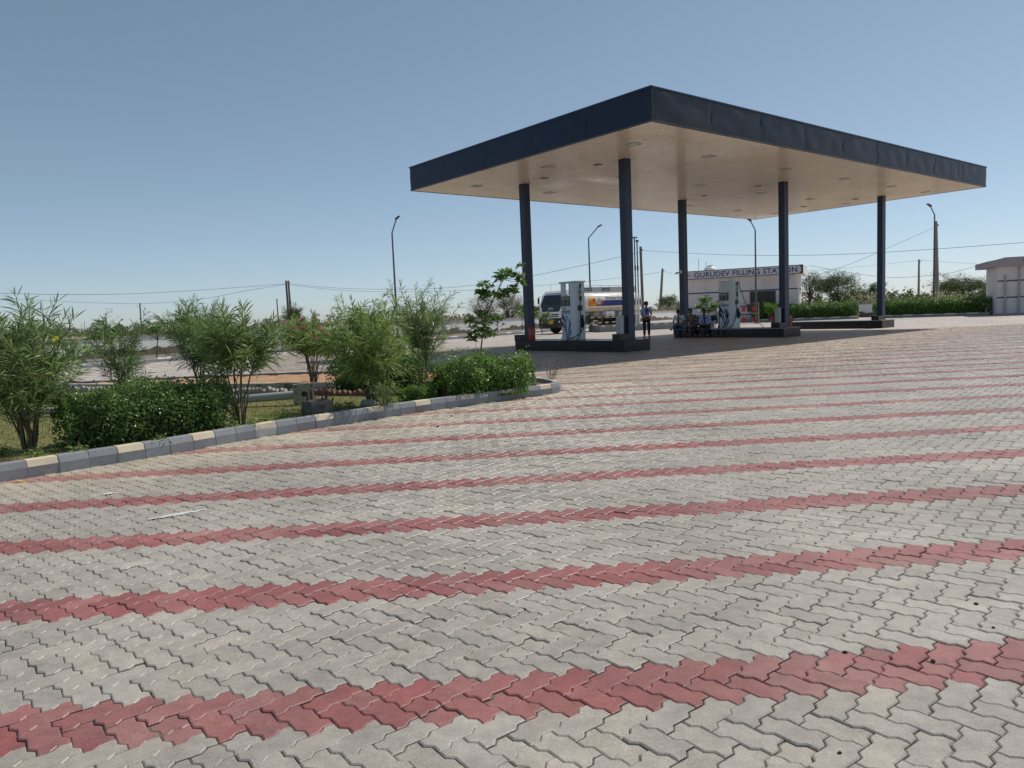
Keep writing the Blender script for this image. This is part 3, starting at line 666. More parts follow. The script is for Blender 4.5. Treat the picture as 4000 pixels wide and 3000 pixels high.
    mb = MB(); mb.box(.02, .15, ys-.035, ys, .42, .86); mb.build('nozzle_boot', M_dispd, t, bevel=.01)
    nz = MB(); nz.tube([(.085, ys-.06, .44), (.085, ys-.075, .60), (.085, ys-.06, .72), (.085, ys-.02, .80)], [.022, .034, .03, .014], 10); nz.tube([(.085, ys-.09, .48), (.085, ys-.13, .55), (.085, ys-.10, .66)], .010, 6)
    nz.build('nozzle', mat('nozzle_green', (.01, .05, .04), .4), t, smooth=True)
    mb = MB(); mb.box(-.06, .08, ys-.05, ys, 1.66, 1.68); mb.build('hose_bracket', M_black, t)
    mb = MB(); mb.box(.02, .06, ys-.04, ys, 1.82, 1.95); mb.build('hose_bracket', M_black, t)
    if variant == 0:
        p = [(-.02, ys-.04, 1.88), (-.03, ys-.06, 1.7), (-.03, ys-.06, 1.2), (-.05, ys-.06, .5), (-.12, ys-.06, .1), (-.30, ys+.00, -.05), (-.44, ys-.02, -.25), (-.45, ys+.10, -.335), (-.45, ys+.28, -.35), (-.44, ys+.42, -.25), (-.42, ys+.40, -.08), (-.36, ys+.25, .04), (-.27, ys+.05, .10), (-.1, ys-.07, .22), (.04, ys-.09, .38), (.085, ys-.07, .46)]
    else:
        p = [(.0, ys-.04, 1.96), (-.02, ys-.06, 1.8), (-.06, ys-.06, 1.1), (-.14, ys-.05, .5), (-.30, ys+.05, .10), (-.45, ys+.14, .02), (-.66, ys+.2, -.06), (-.68, ys+.26, -.3), (-.74, ys+.36, -.35), (-.70, ys+.5, -.35), (-.665, ys+.52, -.2), (-.64, ys+.50, .0), (-.50, ys+.4, .02), (-.3, ys+.33, .3), (-.27, ys+.3, .62)]
    P = np.array(p); tt = np.linspace(0, len(P)-1, 70); i0 = np.clip(tt.astype(int), 0, len(P)-2); fr = (tt-i0)[:, None]
    a = P[np.clip(i0-1, 0, None)]; b = P[i0]; c = P[i0+1]; d_ = P[np.clip(i0+2, None, len(P)-1)]
    Q = .5*((2*b)+(-a+c)*fr+(2*a-5*b+4*c-d_)*fr**2+(-a+3*b-3*c+d_)*fr**3)
    mb = MB(); mb.tube(Q, .017, 8); mb.build('hose', M_rubber, t, smooth=True)
    if variant == 0:
        mb = MB(); mb.tube([(.0, .40, .9), (.02, .44, .5), (-.05, .50, .15), (-.1, .55, .015)], .014, 8); mb.build('rear_hose', M_rubber, t)
    else:
        mb = MB(); mb.tube([(.10, ys-.04, 2.0), (.12, ys-.10, 1.7), (.15, ys-.35, 1.0), (.18, ys-.7, .4), (.2, ys-1.0, .14), (.2, ys-1.15, .012)], .014, 8); mb.build('side_hose', M_rubber, t)
        mb = MB(); mb.tube([(-.1, .37, 1.95), (-.16, .40, 1.7), (-.2, .39, .9), (-.2, .38, .02)], .013, 8); mb.build('rear_hose', M_rubber, t)
        nz = MB(); nz.tube([(-.25, -.02, .40), (-.27, -.02, .58), (-.26, -.02, .74), (-.23, -.02, .84)], [.022, .034, .03, .014], 10); nz.build('front_nozzle', M_dispd, t, smooth=True)
        nz = MB(); nz.tube([(-.25, .33, .52), (-.27, .33, .64), (-.26, .33, .76), (-.23, .33, .84)], [.022, .034, .03, .014], 10); nz.build('front_nozzle', M_dispd, t, smooth=True)
    return t
dispenser('white fuel pump with blue swooshes and top cap, in front of the parked tanker', CVS[0], 6.33, 0)
dispenser('white fuel pump with blue swooshes beside the three seated people', CVS[1], 6.30, 1)
# ------------------------------------------------------------------ fire extinguishers
def extinguisher(label, p, rz, sunbright=False):
    t = thing('fire_extinguisher', label, 'extinguisher', p, rz, 'red fire extinguishers on the islands'); m = mat('sunlit_red', (.50, .13, .10), .5) if sunbright else M_red  # paler red has the sunlight on the half-hidden extinguisher put into its colour
    mb = MB(); mb.lathe([(.07, 0), (.095, .015), (.10, .05), (.10, .40), (.085, .45), (.045, .48), (.03, .50)], 18); mb.build('cylinder', m, t, smooth=True)
    mb = MB(); mb.tube([(0, 0, .50), (0, 0, .55)], .022, 10); mb.box(-.015, .015, -.09, .03, .55, .57); mb.box(-.012, .012, -.08, .02, .575, .59); mb.build('valve', M_black, t)
    mb = MB(); mb.tube([(.02, 0, .53), (.08, 0, .54), (.125, 0, .45), (.13, 0, .25), (.125, .0, .1), (.12, 0, .04)], .012, 8); mb.build('hose', M_rubber, t)
    mb = MB(); mb.lathe([(.1012, .20), (.1012, .34)], 18); mb.build('label_band', mat('paper_label', (.42, .12, .1), .6), t)
extinguisher('red fire extinguisher beside the column near the young whorled-leaf tree', W(CVS[0]-.42, 8.13, IZ), .4)
extinguisher('red fire extinguisher in front of the column between the two hedge runs', W(CVS[1]-.25, 4.05, IZ), .8)
extinguisher('faded red fire extinguisher half hidden behind the column on the seated group\'s island', W(CVS[1]+.36, CU1-.02, IZ), .2, True)

# ================================================================== PLANTS
def unit(a): return a/(np.linalg.norm(a, axis=-1, keepdims=True)+1e-9)
def leaves(B, Dv, L, Wd, droop=.3, fold=.0):
    """lanceolate leaves: base points B, directions Dv, lengths L, widths Wd -> verts, faces"""
    n = len(B); Dv = unit(Dv); rnd = unit(rng.normal(size=(n, 3))+np.array([0, 0, .0])); S = unit(np.cross(Dv, rnd)); Nn = unit(np.cross(S, Dv))
    dn = np.zeros((n, 3)); dn[:, 2] = -1; dr = np.broadcast_to(np.asarray(droop), (n,))[:, None]*L[:, None]
    def at(q): return B+Dv*(L*q)[:, None]+dn*dr*(q*q)[:, None]
    q1, q2 = np.full(n, .35), np.full(n, .70); w1 = (Wd*.5)[:, None]*S; w2 = (Wd*.40)[:, None]*S
    V = np.stack([B, at(q1)-w1, at(q1)+w1, at(q2)-w2, at(q2)+w2, at(np.ones(n))], 1).reshape(-1, 3)
    o = (np.arange(n)*6)[:, None]
    tri = np.concatenate([o+np.array([[0, 2, 1]]), o+np.array([[3, 4, 5]])]); quad = o+np.array([[1, 2, 4, 3]])
    return V, tri, quad
def leaf_obj(name, B, Dv, L, Wd, m, parent, droop=.3, **p):
    V, t, q = leaves(np.asarray(B), np.asarray(Dv), np.asarray(L), np.asarray(Wd), droop)
    return npmesh(name, V, [t, q], m, parent, kind='stuff', **p)
def quad_leaves(name, B, Nr, size, m, parent, asp=.55, **p):
    """simple pointed oval leaves (4 vertices) facing Nr"""
    n = len(B); Nr = unit(Nr); r = unit(rng.normal(size=(n, 3))); T = unit(np.cross(Nr, r)); S = np.cross(Nr, T)
    s = size[:, None]; V = np.stack([B-T*s*.5, B+S*s*asp*.5+Nr*s*.05, B+T*s*.5-Nr*s*.08, B-S*s*asp*.5+Nr*s*.05], 1).reshape(-1, 3)
    o = (np.arange(n)*4)[:, None]
    return npmesh(name, V, [o+np.array([[0, 1, 2, 3]])], m, parent, kind='stuff', **p)
LM_ol = leafmat('oleander_leaf', (.15, .245, .08), .4, 0.56, (.26, .36, .13), .3)
LM_ol2 = leafmat('oleander_leaf_dark', (.115, .20, .07), .4, 0.52, (.20, .30, .11), .3)
LM_th = leafmat('thevetia_leaf', (.17, .29, .08), .4, 0.58, (.31, .41, .12), .3)
LM_hd = leafmat('hedge_leaf', (.085, .17, .04), .5, 0.52, (.16, .27, .065), .3)
LM_hd2 = leafmat('bright_hedge_leaf', (.11, .23, .035), .45, 0.52, (.20, .33, .06), .35)
LM_hf = leafmat('far_hedge_leaf', (.085, .19, .03), .45, 0.48, (.17, .32, .055), .35)
LM_big = leafmat('broad_leaf', (.085, .17, .045), .35, 0.48, (.15, .25, .06), .35)
LM_ac = leafmat('acacia_leaf', (.085, .12, .045), .4, .3, (.14, .17, .065))
LM_dry = leafmat('dry_scrub', (.19, .165, .115), .4, .3, (.26, .22, .15))
LM_pale = leafmat('pale_weed', (.36, .36, .22), .3, .3, (.46, .44, .30))
LM_pink = leafmat('pink_petal', (.72, .09, .25), .25, .4, (.80, .22, .36))
LM_yel = leafmat('yellow_petal', (.85, .68, .04), .1, .3, (.85, .72, .08))
LM_wht = leafmat('white_petal', (.80, .80, .70), .1, .3)
def shrub(name, label, base, h, rad, nst, whorl, lpw, llen, lw, m, bare=.25, lean=(0, 0), spread=1., flowers=None, group='oleander shrubs in the kerbed planter', sub=3, seed=0, droop=.16, stemr=.012):
    """multi-stemmed shrub: arching stems with side shoots carrying spirals of long leaves"""
    global rng
    rs = np.random.default_rng(seed+100); t = thing(name, label, 'shrub', base, 0, group)
    mb = MB(); Bs, Ds, Ls = [], [], []; tips = []
    for s in range(nst):
        a = 2*PI*(s+rs.uniform(-.3, .3))/nst; out = rad*rs.uniform(.25, 1.)*spread; hh = h*rs.uniform(.72, 1.0)*(1-.22*(out/rad)**2)
        P0 = np.array([.05*math.cos(a), .05*math.sin(a), 0]); P3 = np.array([out*math.cos(a)+lean[0], out*math.sin(a)+lean[1], hh])
        P1 = P0+np.array([0, 0, hh*.4])+.12*(P3-P0); P2 = P0+.55*(P3-P0)*np.array([1, 1, 1.3])
        q = np.linspace(0, 1, 12)[:, None]; C = (1-q)**3*P0+3*q*(1-q)**2*P1+3*q*q*(1-q)*P2+q**3*P3
        C[1:-1] += rs.normal(0, .012, (10, 3)); mb.tube(C, np.linspace(stemr, .004, 12), 5)
        shoots = [(C, bare, 1., whorl)]
        for k in range(sub):
            i = int(rs.uniform(max(bare, .3), .85)*11); d = unit(rs.normal(size=3)*np.array([1, 1, .3])+np.array([0, 0, .75])); ln = h*rs.uniform(.18, .36)
            e = C[i]+d*ln; e[2] = min(e[2], h); cc = np.stack([C[i]+(e-C[i])*x+np.array([0, 0, -.05*ln*math.sin(PI*x)]) for x in np.linspace(0, 1, 6)])
            mb.tube(cc, np.linspace(.006, .003, 6), 4); shoots.append((cc, .15, 1., int(whorl*.5)))
        for C_, b0, b1, nw in shoots:
            k = len(C_)-1
            for x in np.linspace(b0, b1, max(3, nw)):
                i = min(int(x*k), k-1); p = C_[i]+(C_[i+1]-C_[i])*(x*k-i); tg = unit(C_[i+1]-C_[i])
                for j in range(lpw):
                    r_ = unit(np.cross(tg, rs.normal(size=3))); up = rs.uniform(.35, 1.35)+(1.1 if x > .93 else 0)
                    Bs.append(p+rs.normal(0, .008, 3)); Ds.append(r_+tg*up+np.array([0, 0, .12])); Ls.append(llen*rs.uniform(.65, 1.15))
            tips.append(C_[-1])
    mb.build('stems', M_stem, t)
    Ls = np.array(Ls); leaf_obj('foliage', Bs, Ds, Ls, Ls*lw, m, t, droop=droop)
    if flowers:
        fm, nf, fs, zr = flowers; fb = []; fd = []
        cand = [p for p in tips if zr[0]*h < p[2] < zr[1]*h] or tips
        for k in range(nf):
            p = cand[int(rs.integers(len(cand)))]+rs.normal(0, .05, 3)
            for j in range(9): fb.append(p+rs.normal(0, .012, 3)); fd.append(rs.normal(size=3)+np.array([0, -.5, .4]))
        quad_leaves('blossom', np.array(fb), np.array(fd), np.full(len(fb), fs), fm, t, .8)
    return t
Z1 = .10
def gp(x, y, z=Z1): return G(x, y, z)
shrub('oleander', 'tall bushy oleander with one yellow flower leaning over the kerb end of the hedge', gp(115, 1765), 1.76, .82, 16, 22, 5, .18, .068, LM_ol, .18, spread=.95, seed=1, sub=5)
yf = MB()                                               # its yellow trumpet flowers
for k, (x, y) in enumerate(((212, 1330), (224, 1321))):
    c = D(x, y, 7.55)
    for j in range(6):
        a = 2*PI*j/6; yf.add([c, c+np.array([.016*math.cos(a-.5), -.01, .016*math.sin(a-.5)]), c+np.array([.025*math.cos(a), -.018, .025*math.sin(a)]), c+np.array([.016*math.cos(a+.5), -.01, .016*math.sin(a+.5)])], [(0, 1, 2, 3)])
_ol = bpy.data.objects['oleander']; _yo = yf.build('yellow_flower', LM_yel, _ol); _yo.location = -_ol.location
shrub('oleander', 'slim upright dark oleander rising behind the clipped hedge block', gp(490, 1600), 1.55, .42, 8, 24, 5, .16, .07, LM_ol2, .06, seed=2, sub=3)
shrub('oleander', 'wide bushy oleander between the slim dark one and the fallen lamp post', gp(790, 1530), 2.0, .82, 15, 21, 5, .18, .068, LM_ol2, .24, seed=3, sub=5)
shrub('oleander', 'oleander with two bare stems in front of the fallen lamp post', gp(940, 1660), 1.76, .56, 9, 22, 5, .205, .075, LM_ol, .42, seed=4, spread=1., sub=4)
shrub('oleander', 'pink-flowering oleander on thin bare stems behind the lamp post flange', gp(1225, 1510), 1.46, .66, 14, 22, 6, .14, .085, LM_th, .46, flowers=(LM_pink, 60, .06, (.35, 1.)), seed=5, sub=5)
shrub('yellow_oleander', 'dense light green shrub with drooping narrow leaves close to the kerb', gp(1455, 1590), 1.68, .92, 18, 20, 5, .175, .07, LM_th, .14, seed=6, sub=6, droop=.3)
shrub('yellow_oleander', 'tall feathery shrub beside the young whorled-leaf tree', gp(1650, 1510), 1.98, .84, 15, 20, 5, .155, .07, LM_ol, .18, seed=7, sub=5, droop=.22)
shrub('oleander', 'low leafy oleander suckers at the foot of the dense light green shrub', gp(1500, 1600), .55, .35, 7, 8, 5, .13, .09, LM_ol, .05, seed=8, sub=1)
def hedge(name, label, pts, wd, h, n, ls, m, z0=Z1, cat='hedge', group=None, lump=.10, seed=0, asp=.6, wild=.0):
    """clipped run along pts; leaves crowded on a lumpy shell over an added dark solid core"""
    rs = np.random.default_rng(seed+300); P = np.array(pts, float); t = thing(name, label, cat, (P[0, 0], P[0, 1], z0), 0, group)
    seg = np.hypot(*np.diff(P, axis=0).T); cum = np.r_[0, np.cumsum(seg)]; Lg = cum[-1]
    def frame(s):
        x = np.interp(s, cum, P[:, 0]); y = np.interp(s, cum, P[:, 1]); i = np.clip(np.searchsorted(cum, s)-1, 0, len(seg)-1)
        tg = (P[i+1]-P[i])/seg[i][:, None]; return np.stack([x, y], 1), tg
    k = n; s = rs.uniform(-.04*Lg-.1, Lg*1.04+.1, k); ang = rs.uniform(-.25, PI+.25, k); rr = np.where(rs.random(k) < .7, rs.normal(.95, .07, k), rs.uniform(.45, 1, k))
    lm = 1+lump*(np.sin(s*5.1+ang*2+seed)+.7*np.sin(s*11.3-ang*3.1)+.6*np.sin(ang*7+s*2.3))
    se = 3.2; ca, sa = np.cos(ang), np.sin(ang)
    ux = np.sign(ca)*np.abs(ca)**(2/se); uz = np.sign(sa)*np.abs(sa)**(2/se)
    end = np.clip(np.minimum(s+.1, Lg+.1-s)/.3, .35, 1)**.5
    off = ux*wd/2*rr*lm*end; zz = np.clip(uz*h*rr*lm*(.85+.15*end), .0, None)*np.where(zzmask(s, seed), 1., 1.)
    if wild: zz += (rs.random(k) < .08)*rs.uniform(0, wild, k)*(zz > h*.75)
    xy, tg = frame(np.clip(s, 0, Lg)); ex = (s-np.clip(s, 0, Lg))[:, None]*tg; nr = np.stack([-tg[:, 1], tg[:, 0]], 1)
    B = np.c_[xy+ex+nr*off[:, None]-P[0], zz]
    Nv = np.c_[nr*ux[:, None], uz]+rs.normal(0, .75, (k, 3))+np.array([0, 0, .25])
    quad_leaves('foliage', B, Nv, ls*rs.uniform(.6, 1.25, k), m, t, asp)
    mb = MB(); st = np.linspace(0, Lg, max(4, int(Lg/.35))); xy, tg = frame(st)
    ring = []
    for i in range(len(st)):
        f = .74 if 0 < i < len(st)-1 else .45; nrm = np.array([-tg[i][1], tg[i][0]])
        for a in np.linspace(0, PI, 9):
            c_, s_ = math.cos(a), math.sin(a); o = np.sign(c_)*abs(c_)**.6*wd/2*f*(1+rs.normal(0, .06)); ring.append((*(xy[i]+nrm*o-P[0]), max(0, abs(s_)**.6*h*f*(1+rs.normal(0, .06)))))
    m_ = 9; mb.add(ring, [(i*m_+j, i*m_+j+1, (i+1)*m_+j+1, (i+1)*m_+j) for i in range(len(st)-1) for j in range(m_-1)])
    mb.build('dark_filler_core', mat('hedge_core', (.018, .028, .008), .9, .3, 20), t)  # added dark solid, blocks light and the view through the leaves
    tw = MB()
    for i in range(int(Lg*10)):
        s_ = rs.uniform(0, Lg, 1); xy, tg = frame(s_); b = np.array([*(xy[0]-P[0]), 0]); b[:2] += rs.normal(0, wd*.12, 2)
        e = b+np.array([rs.normal(0, wd*.25), rs.normal(0, wd*.25), h*rs.uniform(.5, .95)]); tw.tube([b, (b+e)/2+rs.normal(0, .03, 3), e], [.008, .006, .003], 4)
    tw.build('stems', M_stem, t)
    return t
def zzmask(s, seed): return np.ones(len(s), bool)
hedge('clipped_hedge', 'dark clipped hedge block behind the kerb, beside the tall oleander with the yellow flower', [(-4.78, 8.12), (-3.72, 9.22)], .95, .60, 17000, .042, LM_hd, seed=1, wild=.10, lump=.06)
hedge('clipped_hedge', 'bright green bushy hedge at the rounded tip of the planter', [(-1.05, 11.62), (-.45, 12.08), (.12, 12.48)], .95, .56, 13000, .046, LM_hd2, seed=2, wild=.16, lump=.09)
hedge('clipped_hedge', 'dark rounded bush behind the dense light green shrub', [(-3.05, 13.35), (-2.4, 13.1), (-1.7, 12.85)], .75, .62, 9000, .045, LM_hd, seed=3, wild=.12, lump=.10)
hedge('low_bush', 'small low leafy bush between the bright hedge and the kerb row of shrubs', [(-1.6, 11.2), (-1.3, 11.4)], .36, .2, 1800, .042, LM_hd2, seed=4, wild=.1, cat='bush')
# kerb-side weeds
wk = [(330, 1790), (640, 1745), (930, 1690), (1010, 1680), (1060, 1650), (1130, 1640), (1340, 1608), (1390, 1600), (1560, 1592), (1700, 1560), (1120, 1520), (1010, 1525), (880, 1530), (30, 1790), (160, 1800)]
for i, (x, y) in enumerate(wk):
    c = gp(x, y)+(np.array([-.11, .105, 0]) if y > 1545 else 0); t = thing('weed', 'small green weed tuft growing just inside the planter kerb' if y > 1545 else 'small leafy plant in the bed along the sawtooth bricks', 'weed', c, 0, 'weeds in the planter')
    n = 90; a = rng.uniform(0, 2*PI, n); B = np.c_[rng.normal(0, .05, n), rng.normal(0, .04, n), rng.uniform(0, .10, n)]
    Ls = rng.uniform(.03, .075, n); leaf_obj('leaves', B, np.c_[np.cos(a), np.sin(a), rng.uniform(.3, 1.6, n)], Ls, Ls*.22, LM_hd2 if i % 2 else LM_th, t, droop=.3)
    mb = MB()
    for j in range(5): mb.tube([(0, 0, 0), (random.gauss(0, .02), random.gauss(0, .02), .06), (random.gauss(0, .05), random.gauss(0, .05), random.uniform(.09, .17))], [.004, .003, .002], 4)
    mb.build('stem', M_stem, t)
# dry weed at the tip
c = gp(2150, 1482); t = thing('dry_weed', 'straw-coloured dry weed beside the rounded planter tip', 'weed', c)
mb = MB(); B = []
for j in range(16):
    e = np.array([random.gauss(.05, .16), random.gauss(0, .12), random.uniform(.15, .42)]); mb.tube([(0, 0, -.1), e*.5+np.array([0, 0, .03]), e], [.004, .003, .0015], 4)
    for q in np.linspace(.4, 1, 14): B.append(e*q+rng.normal(0, .018, 3))
mb.build('stems', mat('straw', (.34, .26, .16), .9), t); B = np.array(B); quad_leaves('seed_heads', B, rng.normal(size=B.shape), rng.uniform(.012, .03, len(B)), LM_dry, t, .7)
# ------------------------------------------------------------------ young tree with whorled leaves
def whorl_tree(name, label, trunk, clusters, nl, ll, m, r0, cat='tree', group=None, flowers=None, lw=.26):
    base = np.array(trunk[0]); t = thing(name, label, cat, base, 0, group)
    T = np.array(trunk)-base; mb = MB(); mb.tube(T, np.linspace(r0, r0*.45, len(T)), 8)
    tr = mb.build('trunk', M_bark, t, smooth=True); br = MB(); B, Dv, L = [], [], []
    for c in clusters:
        c = np.array(c)-base; i = int(np.argmin(np.linalg.norm(T-c+np.array([0, 0, .25]), axis=1))); s = T[i]
        mid = (s+c)/2+np.array([0, 0, -.03]); br.tube([s, mid, c], [r0*.4, r0*.3, r0*.2], 6)
        for k in range(4):
            cc = c+rng.normal(0, .065, 3)*ll/.15 if k else c
            a = rng.uniform(0, 2*PI, nl); el = rng.uniform(-.35, .9, nl)
            B += list(cc+rng.normal(0, .015, (nl, 3))); Dv += list(np.c_[np.cos(a)*np.cos(el), np.sin(a)*np.cos(el), np.sin(el)]); L += list(ll*rng.uniform(.7, 1.15, nl))
    br.build('branches', M_bark, t); L = np.array(L); leaf_obj('crown', B, Dv, L, L*lw, m, t, droop=.22)
    if flowers:
        fb = np.array([np.array(clusters[int(rng.integers(len(clusters)))])-base+rng.normal(0, ll*.6, 3) for _ in range(flowers)])
        quad_leaves('blossom', fb, rng.normal(size=fb.shape)+np.array([0, -.8, .3]), np.full(len(fb), ll*.38), LM_wht, t, .9)
    return t
yd = 15.9
tp = [D(x, y, yd) for x, y in ((1872, 1480), (1874, 1400), (1884, 1320), (1898, 1240), (1922, 1180), (1946, 1130), (1968, 1090))]
cl = [D(x, y, yd+dz) for x, y, dz in ((1805, 1140, .1), (1822, 1160, 0), (1912, 1122, .1), (1958, 1085, -.1), (1990, 1076, .1), (2020, 1074, 0), (2036, 1100, .1), (1978, 1130, 0), (1952, 1150, .15), (1996, 1138, .1), (1838, 1246, 0), (1888, 1222, -.1), (1896, 1262, .1), (1866, 1290, .1), (1850, 1316, 0), (1912, 1300, .1))]
cl[0] = D(1880, 1138, yd+.1); cl[1] = D(1893, 1152, yd)
whorl_tree('young_tree', 'slender leaning young tree with whorled leaves beside the canopy column', tp, cl, 16, .16, LM_big, .018)
mb = MB(); a, b = G(1745, 1412, .55), G(1775, 1462, .12); mb.tube([a, b], .018, 8)
tag(mb.build('stake', M_steel), 'thin pale stake leaning in the planter beside the tall feathery shrub', 'stake')
# ------------------------------------------------------------------ fallen lamp post, its footing
t = thing('fallen_lamp_post', 'fallen grey steel lamp post lying across the lawn with its square flange upright', 'lamp post', (-3.15, 11.38, 0))
def lp(x, y, z): return (x+3.15, y-11.38, z)
mb = MB(); mb.tube([lp(-3.19, 11.385, .27), lp(-4.4, 11.45, .215), lp(-6, 11.55, .175), lp(-7.5, 11.64, .15)], [.066, .060, .052, .046], 16); po = mb.build('pole', mat('fallen_pole_steel', (.34, .36, .35), .55, .12, 6, dirt=(.2, .17, .13, .4), dscale=6), t, smooth=True)
for k in range(10):
    x = -4.02-.075*k; q = (-3.19-x)/4.3; mb = MB(); y = 11.385+.255*q; z = .27-.15*q**.8+.012; r = .0655-.012*q
    mb.tube([lp(x, y, .27-.12*q), lp(x-.012, y+.001, .27-.12*q)], r+.006, 14); mb.build('clamp_ring', M_trim, po)
mb = MB(); mb.tube([lp(-7.45, 11.64, .15), lp(-7.8, 11.62, .22), lp(-8.5, 11.55, .42)], .026, 10); mb.build('lamp_arm', M_white, t)
mb = MB(); R_ = Matrix.Rotation(.12, 3, 'Y'); mb.box(.0, .022, -.165, .165, .10, .44); fl = mb.build('flange', mat('rusty_flange', (.36, .34, .31), .7, .2, 14, dirt=(.16, .11, .07, .6), dscale=9), t, bevel=.004); fl.location = (-.045, -.01, 0); fl.rotation_euler = (0, .06, -.85)
mb = MB(); mb.lathe([(.042, .0225), (.042, .026)], 18, (0, 0, .28), ax='x'); mb.build('cable_hole', M_black, fl)
for s in (-1, 1):
    for z in (.14, .40):
        mb = MB(); mb.lathe([(.014, .0225), (.014, .026)], 10, (0, s*.13, z), ax='x'); mb.build('bolt_hole', M_black, fl)
mb = MB(); mb.tube([lp(-3.0, 11.3, .25), lp(-2.9, 11.1, .12), lp(-2.7, 10.7, .13), lp(-2.5, 10.3, .2), lp(-2.45, 10.15, .32)], .010, 6); mb.tube([lp(-4.2, 11.35, .15), lp(-4.15, 11.0, .12), lp(-4.0, 10.75, .115), lp(-3.9, 10.7, .2)], .006, 5); mb.build('cable', M_wire, t)
c = (-2.62, 9.98, .08); t = thing('lamp_footing', 'rough concrete footing block with rusty bolts beside the kerb', 'concrete block', c)
mb = MB(); n = 4; vs = []
for z, s in ((0, 1.0), (.10, 1.02), (.20, .98), (.235, .93)):
    for a in range(12):
        q = 2*PI*a/12+.4; r = .19/max(abs(math.cos(q-.5)), abs(math.sin(q-.5)))*.92; vs.append((r*s*math.cos(q)+random.gauss(0, .006), r*s*math.sin(q)+random.gauss(0, .006), z))
mb.add(vs, [(i*12+j, i*12+(j+1) % 12, (i+1)*12+(j+1) % 12, (i+1)*12+j) for i in range(3) for j in range(12)]+[tuple(range(36, 48))]); mb.build('block', M_concd, t)
for x, y in ((-.1, -.1), (.1, -.1), (-.1, .1), (.1, .1)):
    mb = MB(); mb.tube([(x, y, .22), (x, y, .36)], .010, 8); mb.tube([(x, y, .25), (x, y, .27)], .022, 6); mb.tube([(x, y, .31), (x, y, .33)], .02, 6); mb.build('anchor_bolt', mat('rust', (.06, .04, .03), .8), t)
mb = MB(); mb.tube([(0, .05, .23), (.05, -.08, .25), (.12, -.2, .15), (.2, -.25, .05), (.24, -.26, .03)], .011, 6); mb.build('cable', M_wire, t)
for x, y, s in ((1480-250, 1598, .0),): pass
c = gp(1440, 1592); mb = MB(); mb.ball((0, 0, .05), (.13, .09, .075), 9, 6); o = mb.build('rock', M_conc); o.location = tuple(c)
for v_ in o.data.vertices: v_.co *= 1+random.gauss(0, .08)
tag(o, 'pale grey rock lying inside the kerb under the dense light green shrub', 'rock')
# ------------------------------------------------------------------ small litter on the paving
for i, (x, y, s) in enumerate(((1764, 1626, .03), (1710, 1668, .035), (2050, 2380, .012), (3300, 2550, .018), (3880, 2455, .016), (3812, 2361, .018), (3645, 2585, .015), (3280, 2945, .014), (1815, 2220, .01), (610, 2003, .014), (3450, 1790, .014), (3300, 1548, .02), (3180, 1525, .02))):
    c = G(x, y); s *= .62; mb = MB(); mb.ball((0, 0, s*.3), (s, s*.8, s*.5), 7, 5); o = mb.build('dung_pellet', mat('dung', (.03, .024, .018), .95)); o.location = tuple(c); o.rotation_euler = (0, 0, i)
    for v_ in o.data.vertices: v_.co *= 1+random.gauss(0, .12)
    tag(o, 'small dark dropping lying on the interlocking paving', 'dropping', 'droppings on the paving')
c = G(76, 1884); mb = MB(); mb.add([(-.05, 0, .004), (-.01, -.022, .02), (.03, -.014, .014), (.06, 0, .005), (.03, .016, .016), (-.01, .022, .018)], [(0, 1, 2, 3, 4, 5)]); o = mb.build('fallen_flower', LM_yel); o.location = tuple(c)
tag(o, 'wilted yellow flower fallen on the paving by the kerb', 'flower')
# chalk-like white scuff lying on the pavers
M_chalk = mat('lime_dust', (.62, .61, .58), .9, .1)
for (x0, y0, x1, y1, w_, lab) in ((585, 2030, 800, 1993, .05, 'long white lime smear across the grey pavers'), (405, 1933, 445, 1926, .035, 'short white lime blot on the grey pavers')):
    a, b = G(x0, y0), G(x1, y1); L_ = np.linalg.norm(b-a); tdir = (b-a)/L_; nrm = np.array([-tdir[1], tdir[0], 0]); n = 420
    s = np.clip(rng.normal(.5, .27, n), 0, 1); o_ = rng.normal(0, w_*.35, n)*np.sin(PI*np.clip(s, .08, .92))**.5; P = a+tdir*(s*L_)[:, None]+nrm*o_[:, None]; P[:, 2] = .0045+np.arange(n)*.000004
    r = rng.uniform(.003, .012, n); V = np.stack([P+np.c_[r*np.cos(k*PI/3), r*np.sin(k*PI/3), 0*r] for k in range(6)], 1).reshape(-1, 3)
    o = npmesh('lime_smear', V, [np.arange(6*n).reshape(-1, 6)], M_chalk); tag(o, lab, 'smear')

